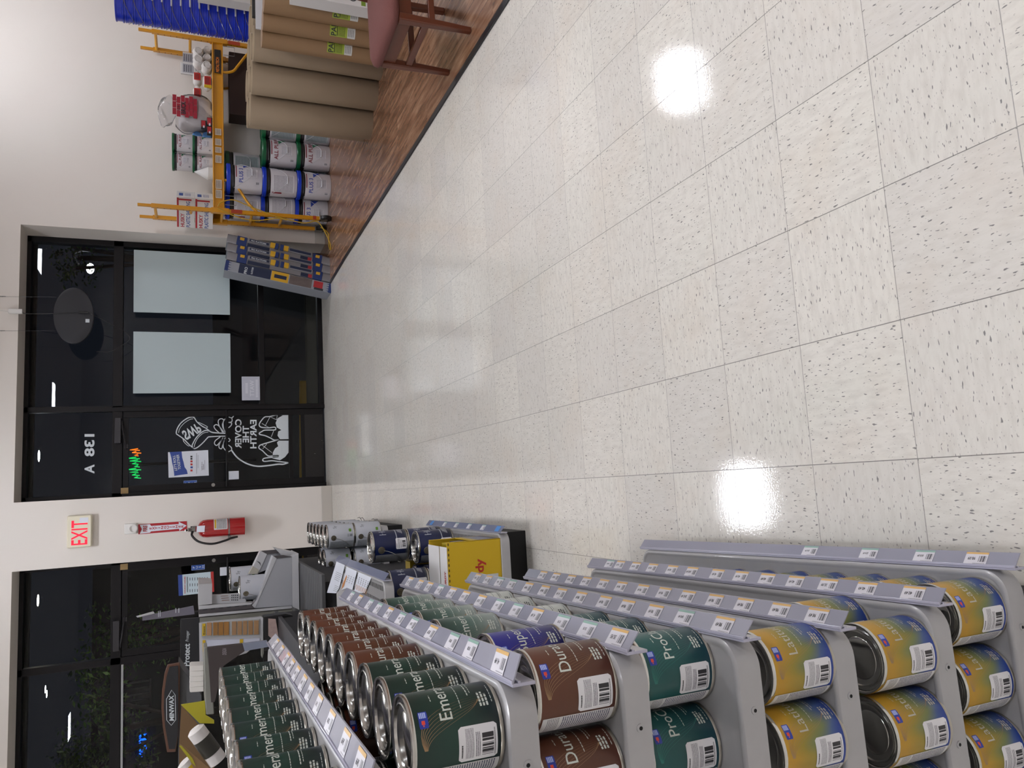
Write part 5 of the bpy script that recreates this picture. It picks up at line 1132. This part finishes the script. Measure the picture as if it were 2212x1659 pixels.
# chart cards lying on the upper deck
c3 = lambda x, y: at(640 + x * .18912, 1100 + y * .18912, 2, .7048)
for i, (pts, cols) in enumerate((([(460, 598), (556, 640), (490, 900), (455, 960), (350, 955)], 0), ([(575, 655), (694, 708), (640, 925), (575, 900), (515, 925), (530, 850)], 1), ([(712, 718), (858, 780), (785, 955), (660, 955), (665, 925)], 2))):
    o = thing('chart_card', 'white printed chart card lying on the upper deck, %s of three' % ('farthest', 'middle', 'nearest')[i], 'card', c3(600, 800), 0, 'chart cards'); inv = Matrix.Translation(-Vector(o.location))
    mb = MB(inv); flat(mb, pts, c3); mb.build('card', M_PAPERW, o, smooth=0, solid=.0012)
    c3b = lambda x, y: at(640 + x * .18912, 1100 + y * .18912, 2, .7062); mb = MB(inv)
    if i == 0:
        for q in range(5): ribbon(mb, [(455 + q * 3 - q * 8, 715 + q * 20), (520 - q * 8, 745 + q * 20)], 3, c3b)
        for q in range(4): ribbon(mb, [(440 - q * 6, 870 + q * 18), (485 - q * 6, 890 + q * 18)], 3, c3b)
    elif i == 1:
        for q in range(3):
            for w_ in range(4): ribbon(mb, [(598 - w_ * 8 + q * 28, 755 + w_ * 22 + q * 12), (602 - w_ * 8 + q * 28, 766 + w_ * 22 + q * 12)], 6, c3b)
    else:
        for q in range(5):
            for w_ in range(4): ribbon(mb, [(720 - w_ * 5 + q * 25, 775 + w_ * 20 + q * 12), (724 - w_ * 5 + q * 25, 787 + w_ * 20 + q * 12)], 6, c3b)
    mb.build('dark_print', M_BLKP, o, smooth=0)
    if i == 1: mb = MB(inv); flat(mb, [(575, 748), (578, 775), (545, 880), (515, 918), (530, 850)], c3b); mb.build('orange_print', mat('orange_card_print', '#c07a2c', .5), o, smooth=0)
    if i == 2:
        mb = MB(inv)
        for q in range(5): mb2 = [(690 + q * 26 + 9 * math.cos(t_ * .785), 890 + q * 12 + 30 * math.sin(t_ * .785)) for t_ in range(8)]; ribbon(mb, mb2, 4, c3b, closed=True)
        mb.build('orange_rings', mat('orange_card_print', '#c07a2c', .5), o, smooth=0)
GN = 'navy gallon cans on the middle unit'
for (x, y, lv, lb) in ((-.300, 3.27, 0, 'lower one of the stack at the aisle side'), (-.300, 3.27, 1, 'upper one of the stack at the aisle side'), (-.305, 3.075, 0, 'single low one just behind the yellow box'), (-.475, 2.90, 0, 'lower one of the inner stack behind the yellow box'), (-.475, 2.90, 1, 'upper one of the inner stack behind the yellow box'), (-.48, 3.10, 0, 'low one between the stacks'), (-.31, 3.405 + .04, 0, 'lower one at the far end'), ):
    gallon('navy', (x, y, .174 + lv * .1925), 0, 'navy gallon can, ' + lb, GN)
tag(MB().box(-.47, -.40, 3.32, 3.42, .174, .33).build('small_carton', mat('yellow_white_carton', '#c9a91c', .6), bevel=.002), 'small yellow carton between the navy cans', 'box')
# yellow box
yb = thing('yellow_carton', 'yellow carton with red lettering and an open top on the middle unit', 'box', (-.2415, 2.335, .174)); M_YC = mat('yellow_carton_print', '#c4a212', .55, bump=.08); M_YCI = mat('brown_card_inside', '#6e5538', .8)
mb = MB(); w_, d_, h_ = .31, .27, .252
mb.box(-w_, 0, 0, .003, 0, h_); mb.box(-w_, -w_ + .003, 0, d_, 0, h_); mb.box(-w_, 0, d_ - .003, d_, 0, h_); mb.box(-.003, 0, 0, d_, 0, .13); mb.box(-w_, 0, 0, d_, 0, .004); mb.box(-.003, 0, 0, .03, .13, .225); mb.box(-.003, 0, d_ - .02, d_, .13, h_); mb.build('carton', M_YC, yb, bevel=.001)
mb = MB(); mb.box(-w_, -.02, .0, .10, h_ - .002, h_ + .001); mb.box(-w_, -.02, .105, d_, h_ + .001, h_ + .003); mb.build('white_top_flaps', M_CART, yb, bevel=.0005)
mb = MB(); mb.box(-.10, -.015, .03, d_ - .03, .135, .20); mb.build('packs_inside', mat('yellow_pack', '#a8921c', .5), yb, bevel=.003)
mb = MB(); mb.box(-.02, -.006, .05, .16, .13, .185); mb.build('dark_pack', mat('dark_blue_pack', '#2b3350', .5), yb)
MB().quad((.0005, .02, .008), (.0005, d_ - .02, .008), (.0005, d_ - .02, .12), (.0005, .02, .12)).build('side_print', printed('side_print', '#4a4c66', [('fill', (0, .8, 1, 1), '#b09a3c'), ('text', (.05, .1, .95, .75), '#9a9aa4', 6)]), yb, smooth=0)
mb = MB(); mb.text('Purdy', .062, lambda x, y: (-.105 + x * .75, -.0008, .085 + y * .75), 'RIGHT', bold=.03); mb.build('red_lettering', mat('brush_red_print', '#a3261a', .5), yb, smooth=0) if False else None
mb = MB(); vs, fs = text_geo('Purdy', 1, 'RIGHT', .03); mb.add([(-.080 + x * .060, -.0008, .088 + y * .052) for x, y in vs], fs); mb.build('red_lettering', mat('brush_red_print', '#a3261a', .5), yb, smooth=0)
mb = MB(); mb.quad((-.25, -.0008, .02), (-.15, -.0008, .02), (-.15, -.0008, .07), (-.25, -.0008, .07)); mb.build('white_label', printed('box_label_print', '#bdbdbd', [('bars', (.55, .2, .9, .8), '#44444a', 14)]), yb, smooth=0)
mb = MB()
for i in range(14): mb.box(-.300 + i * .022, -.289 + i * .022, -.001, -.0004, h_ - .010, h_ - .005)
mb.build('perforation', mat('brown_perforation', '#4a3a10', .7), yb, smooth=0)
mb = MB(); mb.text('PURDY', .024, lambda x, y: (-.20 + x, .02 + y * 1.3, h_ + .0018), 'LEFT', bold=.03); mb.build('top_lettering', mat('brush_red_print', '#a3261a', .5), yb, smooth=0)
# white gallons by the pier
WP = [(-.305, 4.755, 0), (-.305, 4.755, 1), (-.310, 4.935, 1), (-.312, 5.11, 1), (-.314, 5.285, 1), (-.312, 5.465, 1), (-.311, 5.645, 1), (-.31, 4.935, 0), (-.312, 5.11, 0), (-.314, 5.285, 0), (-.312, 5.465, 0), (-.311, 5.645, 0), (-.485, 4.80, 0), (-.485, 4.90, 1), (-.487, 5.08, 1)]
WP[12] = (-.487, 4.78, 0); WP.append((-.487, 4.96, 0)); WP[13] = (-.487, 4.90, 1)
for (x, y, lv) in WP:
    k = [5, 4, 3, 2, 1, 0]; n = round((y - 4.755) / .178)
    gallon('white', (x, y, .174 + lv * .1925), random.uniform(-4, 4), 'white gallon can by the pier, %s layer, %s from near end, %s row' % ('upper' if lv else 'lower', ORD[max(0, n)], 'aisle' if x > -.4 else 'inner'), 'white gallon cans by the pier')

# ================= flat grey deck with the white paint display =================
dk = thing('display_table', 'grey ribbed deck behind the middle unit carrying the white paint display', 'table', (-.80, 4.9, 0)); MB().box(-.33, .33, -1.10, .95, .715, .738).build('deck', mat('grey_deck', '#4b4b4c', .5), dk, bevel=.003)
mb = MB()
for i in range(26): mb.box(-.325, .325, -1.08 + i * .075, -1.075 + i * .075, .738, .7388)
mb.build('ribs', mat('deck_rib', '#2e2e30', .6), dk, smooth=0); MB().box(-.30, .28, -1.05, .90, 0, .715).build('cabinet', mat('dark_cabinet_grey', '#242426', .6), dk)
pd_ = thing('paint_display', 'white moulded paint display with sloping panels standing left of the pier', 'display', (-.6, 4.8, .74)); inv = Matrix.Translation(Vector((.6, -4.8, -.74)))
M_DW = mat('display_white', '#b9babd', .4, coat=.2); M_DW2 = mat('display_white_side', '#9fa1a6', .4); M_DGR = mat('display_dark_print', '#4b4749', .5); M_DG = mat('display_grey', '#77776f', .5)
K3 = 340 / 2169
def d3(Y): return lambda x, y: at(380 + x * K3, 1160 + y * K3, 1, Y)
def slab(name, pts, Y, depth, m_, bev=.002, parent=None, fnmk=d3, iv=None):
    a = [fnmk(Y)(*p_) for p_ in pts]; mb = MB(iv or inv); n = len(a); v = a + [q + Vector((0, depth, 0)) for q in a]
    mb.add(v, [(i, (i + 1) % n, n + (i + 1) % n, n + i) for i in range(n)] + [tuple(range(n))[::-1], tuple(range(n, 2 * n))]); return mb.build(name, m_, parent or pd_, bevel=bev)
slab('base_plate', [(1600, 270), (1690, 225), (1703, 1005), (1605, 960)], 4.80, .40, M_DW)
slab('back_plate', [(1365, 155), (1690, 225), (1600, 280), (1500, 300)], 4.93, .20, M_DW)
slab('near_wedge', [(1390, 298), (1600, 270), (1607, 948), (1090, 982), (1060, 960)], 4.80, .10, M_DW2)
slab('near_wedge_rim', [(1338, 262), (1392, 296), (1092, 980), (1048, 945), (1120, 860)], 4.795, .12, M_DW)
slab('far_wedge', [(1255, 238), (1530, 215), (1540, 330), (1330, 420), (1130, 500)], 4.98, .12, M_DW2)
slab('text_panel', [(1165, 190), (1258, 238), (1135, 505), (1065, 400)], 4.97, .10, M_DW)
slab('grey_top_print', [(1175, 192), (1410, 172), (1530, 212), (1262, 236)], 4.965, .02, M_DGR)
slab('grey_wedge_print', [(1340, 262), (1480, 250), (1598, 272), (1395, 294)], 4.79, .02, M_DGR)
slab('fan_deck', [(1060, 405), (1142, 452), (1128, 512), (1000, 512)], 4.96, .06, mat('cream_fan', '#a9a598', .6))
slab('side_column', [(500, 800), (870, 778), (970, 868), (965, 900), (500, 922)], 4.85, .04, M_DW)
slab('cap_box', [(305, 655), (500, 648), (500, 922), (308, 948)], 4.80, .16, M_DW)
slab('cap_top', [(305, 578), (490, 585), (500, 648), (308, 660)], 4.86, .10, mat('display_cap_pale', '#aaa5a3', .4))
slab('lower_shelf', [(310, 948), (1060, 905), (1030, 935), (312, 1000)], 4.80, .10, M_DW)
slab('printed_strip', [(312, 1000), (1030, 928), (1078, 985), (316, 1068)], 4.80, .06, M_DGR)
slab('white_edge', [(316, 1068), (1600, 950), (1600, 985), (316, 1102)], 4.79, .08, M_DW)
slab('grey_side', [(318, 1115), (1605, 992), (1605, 1052), (322, 1192)], 4.80, .30, M_DG)
mb = MB(inv)
for q in range(3): flat(mb, [(615 + q * 8, 812 + q * 30), (720 + q * 8, 805 + q * 30), (722 + q * 8, 812 + q * 30), (618 + q * 8, 820 + q * 30)], d3(4.847))
mb.build('brown_marks', mat('brown_mark', '#8a6a58', .5), pd_, smooth=0)
mb = MB(inv)
for q in range(4):
    for r_ in range(3): flat(mb, [(765 + q * 26, 795 + r_ * 32), (778 + q * 26, 795 + r_ * 32), (778 + q * 26, 812 + r_ * 32), (765 + q * 26, 812 + r_ * 32)], d3(4.847))
for q in range(5): flat(mb, [(1110 + q * 12, 330 + q * 10), (1114 + q * 12, 328 + q * 10), (1165 + q * 2, 352 + q * 10), (1160 + q * 2, 356 + q * 10)], d3(4.968))
for q in range(6): flat(mb, [(370 + q * 110, 1010 - q * 11), (430 + q * 110, 1003 - q * 11), (430 + q * 110, 990 - q * 11), (370 + q * 110, 998 - q * 11)], d3(4.798))
mb.build('fine_print', M_BLKP, pd_, smooth=0)
for i, (cx, cy, Y, lb) in enumerate(((1065, 690, 4.90, 'in front on the white display'), (930, 565, 5.10, 'behind on the white display'))):
    c_ = at(380 + cx * K3, 1160 + cy * K3, 1, Y); gallon('white', (c_.x, c_.y, c_.z - .095), -12, 'white gallon can ' + lb, 'white cans on the paint display')
hd = thing('hanging_header', 'small grey header sign on a wire rod left of the white display', 'sign', at(350, 1318, 1, 4.9)); iv = Matrix.Translation(-Vector(hd.location)); cL = lambda Y: (lambda x, y: at(x * 660 / 2212, 1200 + y * 660 / 2212, 1, Y))
slab('board', [(1030, 440), (1400, 365), (1410, 425), (1030, 472)], 4.90, .015, mat('grey_violet_board', '#6d6a76', .5), .001, hd, cL, iv)
slab('white_clip', [(985, 440), (1110, 405), (1120, 420), (995, 450)], 4.88, .01, M_DW, .001, hd, cL, iv)
mb = MB(iv); mb.text('PREP', .03, lambda x, y: at(1150 * 660 / 2212, 1200 + 440 * 660 / 2212, 1, 4.898) + Vector((x, 0, y - .02)), 'CENTER') if False else None
for q in range(2): flat(mb, [(1145 + q * 12, 445 - q * 2), (1150 + q * 12, 445 - q * 2), (1150 + q * 12, 400 - q * 2), (1145 + q * 12, 402 - q * 2)], cL(4.898)); flat(mb, [(1270 + q * 22, 415), (1275 + q * 22, 415), (1275 + q * 22, 380), (1270 + q * 22, 382)], cL(4.898))
mb.build('pale_print', M_VINYL, hd, smooth=0)
mb = MB(iv); a = at(419, 1322, 1, 4.91); mb.tube([a, a + Vector((0, 0, -.62))], .006, 6); mb.build('rod', M_DARKGREY, hd)

# ================= wood stain island =================
isl = thing('display_island', 'dark island cabinet behind the paint shelves carrying wood stain displays', 'cabinet', (-1.15, 3.3, 0)); MB().box(-.45, .40, -1.1, 1.15, 0, .92).build('cabinet', mat('island_dark', '#1b1b1d', .6), isl, bevel=.003); MB().box(-.46, .41, -1.11, 1.16, .92, .945).build('top', mat('island_top', '#3a3a3d', .5), isl, bevel=.003)
c2_ = lambda Y: (lambda x, y: at(400 + x * .18912, 1290 + y * .18912, 1, Y))
def island_thing(name, label, cat, anchor, Y):
    t_ = thing(name, label, cat, anchor); return t_, Matrix.Translation(-Vector(anchor))
sb, iv = island_thing('sample_board', 'white sample board with rows of wood stain blocks and a yellow Sheens strip', 'sample board', c2_(4.2)(500, 400), 4.2)
slab('frame', [(158, 300), (870, 230), (892, 238), (892, 490), (860, 505), (700, 640), (165, 800)], 4.215, .05, mat('display_white', '#b9babd', .4), .002, sb, c2_, iv)
slab('upper_tray', [(185, 300), (852, 250), (852, 432), (185, 455)], 4.205, .01, mat('tray_grey_white', '#a3a5a4', .5), .001, sb, c2_, iv)
slab('lower_panel', [(195, 492), (855, 470), (855, 500), (640, 620), (205, 760)], 4.205, .01, mat('panel_paper', '#c3c6d4', .5), .001, sb, c2_, iv)
M_WB = [mat('oak_block_%d' % i, c_, .5, var=.12, vscale=30) for i, c_ in enumerate(('#a9805a', '#8f6632', '#94682f', '#9a6d34', '#9c7a58', '#9d7a55', '#9c7852', '#96724c', '#9b7852'))]
for i, (x0, x1) in enumerate(((247, 302), (320, 372), (380, 436), (442, 500), (534, 586), (598, 648), (662, 708), (722, 772), (786, 840))):
    dy = -(x0 - 247) * .045; slab('stain_block', [(x0, 292 + dy), (x1, 290 + dy), (x1, 436 + dy * .45), (x0, 440 + dy * .45)], 4.198, .008, M_WB[i], .001, sb, c2_, iv)
slab('yellow_strip', [(195, 304), (232, 300), (232, 440), (195, 444)], 4.20, .003, mat('label_yellow', '#c9a618', .5), 0, sb, c2_, iv); slab('yellow_strip', [(197, 492), (232, 490), (232, 700), (205, 720)], 4.20, .003, mat('label_yellow', '#c9a618', .5), 0, sb, c2_, iv); slab('yellow_mark', [(624, 480), (662, 478), (662, 525), (624, 528)], 4.20, .003, mat('label_yellow', '#c9a618', .5), 0, sb, c2_, iv)
mb = MB(iv); vs, fs = text_geo('Sheens', 1, 'LEFT', .03); kk = 100 / max(v[0] for v in vs); mb.add([c2_(4.1985)(222 - y * 20, 432 - x * kk) for x, y in vs], fs); mb.build('lettering', M_BLKP, sb, smooth=0)
slab('foot_panel', [(870, 230), (892, 238), (900, 640), (880, 700)], 4.22, .10, M_DG, .001, sb, c2_, iv)
bh, iv = island_thing('brochure_holder', 'black holder with a folded leaflet under the sample board', 'holder', c2_(4.15)(1000, 330), 4.15)
slab('holder', [(895, 225), (1150, 190), (1230, 210), (1230, 500), (900, 620)], 4.22, .10, M_BLK, .003, bh, c2_, iv)
slab('leaflet', [(950, 245), (1035, 250), (1072, 480), (1010, 490), (950, 440)], 4.20, .008, mat('pink_leaflet', '#a8928c', .5, var=.3, vscale=40), .001, bh, c2_, iv)
ps, iv = island_thing('header_sign', 'black header sign reading Protect with a yellow number 3 arrow', 'sign', cL(4.2)(1380, 700), 4.2)
slab('board', [(1307, 462), (1445, 450), (1448, 1010), (1302, 1022)], 4.25, .03, mat('sign_black', '#17181c', .5), .002, ps, cL, iv)
def vtxt(mb, s_, fn, bx, sy, cap, L, bold=.02, shear=0, slope=0):
    vs, fs = text_geo(s_, 1, 'LEFT', bold, shear); k = L / max(v[0] for v in vs); mb.add([fn(bx - y * cap / .72 + slope * x * k, sy - x * k) for x, y in vs], fs)
mb = MB(iv); vtxt(mb, 'Protect', cL(4.248), 1370, 800, 42, 162, .025, 0, .02); vtxt(mb, 'Proteger', cL(4.248), 1366, 622, 24, 78, 0, .2, .02); mb.build('white_lettering', M_VINYL, ps, smooth=0)
slab('yellow_arrow', [(1312, 840), (1340, 838), (1355, 820), (1370, 837), (1374, 838), (1374, 912), (1312, 914)], 4.247, .002, mat('arrow_yellow', '#b59426', .5), 0, ps, cL, iv)
mb = MB(iv); vtxt(mb, '3', cL(4.2455), 1366, 896, 36, 42, .03); mb.build('number', M_BLKP, ps, smooth=0)
slab('post', [(1440, 700), (1446, 700), (1700, 760), (1700, 740)], 4.27, .02, M_DARKGREY, 0, ps, cL, iv)
mw, iv = island_thing('header_sign', 'arched black and brown sign reading MINWAX at far left', 'sign', cL(3.6)(1240, 1100), 3.6)
slab('brown_frame', [(1302, 778), (1212, 795), (1190, 860), (1172, 980), (1168, 1100), (1178, 1240), (1210, 1425), (1272, 1422), (1290, 1300), (1300, 1100)], 3.62, .03, mat('brown_sign_frame', '#5e3d2c', .5), .002, mw, cL, iv)
slab('black_panel', [(1290, 798), (1226, 808), (1206, 880), (1190, 990), (1186, 1100), (1196, 1240), (1224, 1402), (1268, 1400), (1288, 1300), (1292, 1100)], 3.612, .01, mat('sign_black', '#17181c', .5), 0, mw, cL, iv)
mb = MB(iv); ribbon(mb, [(1205, 1040), (1243, 974), (1268, 1010), (1272, 1190), (1240, 1230), (1207, 1192)], 4, cL(3.610), closed=True); vtxt(mb, 'MINWAX', cL(3.610), 1260, 1196, 34, 184, .03, 0, -.02); mb.build('white_lettering', M_VINYL, mw, smooth=0)
slab('stand', [(1290, 780), (1460, 1010), (1460, 1540), (1290, 1540)], 3.66, .20, mat('stand_grey', '#4d4f52', .5), .002, mw, cL, iv)
bt, iv = island_thing('bottle_pack', 'row of white ribbed plastic containers left of the paint cans', 'containers', cL(3.0)(1420, 900), 3.0)
for i in range(5): y0 = 805 + i * 38; slab('container', [(1372, y0), (1385, y0 - 6), (1475, y0 - 10), (1475, y0 + 28), (1380, y0 + 34), (1374, y0 + 30)], 3.0, .10, mat('white_plastic2', '#cfccc6', .4), .004, bt, cL, iv)
slab('tray', [(1474, 740), (1500, 735), (1530, 1060), (1480, 1060)], 2.98, .16, M_DG, .003, bt, cL, iv)
cR = lambda Y: (lambda x, y: at(360 + x * .29297, 1380 + y * .29297, 1, Y))
dc, iv = island_thing('info_panel', 'dark brown info panel with pale lettering behind the top row of cans', 'sign', cR(2.1)(430, 150), 2.1)
slab('grey_case', [(272, 65), (300, 62), (345, 470), (350, 555), (292, 560), (285, 480)], 2.12, .10, M_DG, .003, dc, cR, iv)
slab('dark_panel', [(300, 64), (560, 36), (575, 92), (420, 200), (355, 465), (328, 470)], 2.10, .02, mat('panel_dark_brown', '#38302f', .5), .001, dc, cR, iv)
slab('blue_grey_panel', [(560, 36), (740, 14), (750, 60), (575, 92)], 2.10, .02, mat('panel_blue_grey', '#747a8a', .5), .001, dc, cR, iv)
mb = MB(iv); vtxt(mb, 'DESIGN', cR(2.098), 440, 118, 30, 48, .01); mb.build('pale_lettering', mat('faint_print2', '#8f888c', .5), dc, smooth=0)
# rear half of the near unit and the open carton of rollers on it
tag(MB().box(-1.02, -.70, .30, 1.75, 0, 1.28).build('rear_shelving', M_SHELF, bevel=.004), 'back to back grey shelving half behind the paint cans', 'shelving')
rc = thing('open_carton', 'open brown and yellow carton of paint rollers at the left edge', 'box', (-.86, 1.25, 1.282)); iv = Matrix.Translation((.86, -1.25, -1.282))
slab('carton_back', [(108, 490), (240, 640), (350, 860), (350, 1000), (92, 1000), (92, 780)], 1.35, .006, mat('brown_card_inside', '#6e5538', .8), 0, rc, cR, iv)
slab('yellow_flap', [(105, 486), (282, 457), (288, 562), (350, 600), (350, 625), (242, 622)], 1.33, .004, mat('flap_yellow_green', '#a39a1c', .6), 0, rc, cR, iv)
slab('front_flap', [(92, 775), (135, 800), (310, 950), (330, 1000), (220, 1000), (150, 850)], 1.22, .005, mat('card_front', '#8a6c48', .8), 0, rc, cR, iv)
slab('yellow_edge', [(92, 790), (110, 790), (190, 880), (215, 940), (190, 920)], 1.21, .004, mat('flap_yellow_green', '#a39a1c', .6), 0, rc, cR, iv)
for i, (p0, p1, rr_, lb) in enumerate((((205, 660), (380, 900), .022, 'upper'), ((125, 900), (230, 1010), .020, 'lower'))):
    a, b = cR(1.28)(*p0), cR(1.28)(*p1); o = thing('roller_pack', 'white bagged paint roller in the open carton, ' + lb, 'paint roller', a, 0, 'bagged rollers'); iv2 = Matrix.Translation(-Vector(a)); mb = MB(iv2); mb.tube([a, a + (b - a) * .06, a + (b - a) * .5, b], [rr_ * .6, rr_, rr_, rr_], 14); mb.build('sleeve', M_RAG, o)
    mb = MB(iv2); mb.tube([a + (b - a) * .3, a + (b - a) * .75], rr_ * 1.03, 14); mb.build('wrapper', mat('roller_wrap_%d' % i, '#2c2a22' if i == 0 else '#c9a618', .5), o)
o = tag(MB().box(-.79, -.755, 1.24, 1.30, 1.30, 1.38).build('roller_card', mat('yellow_white_card', '#c2ab52', .5), bevel=.002), 'yellow and white card standing by the bagged rollers', 'package')
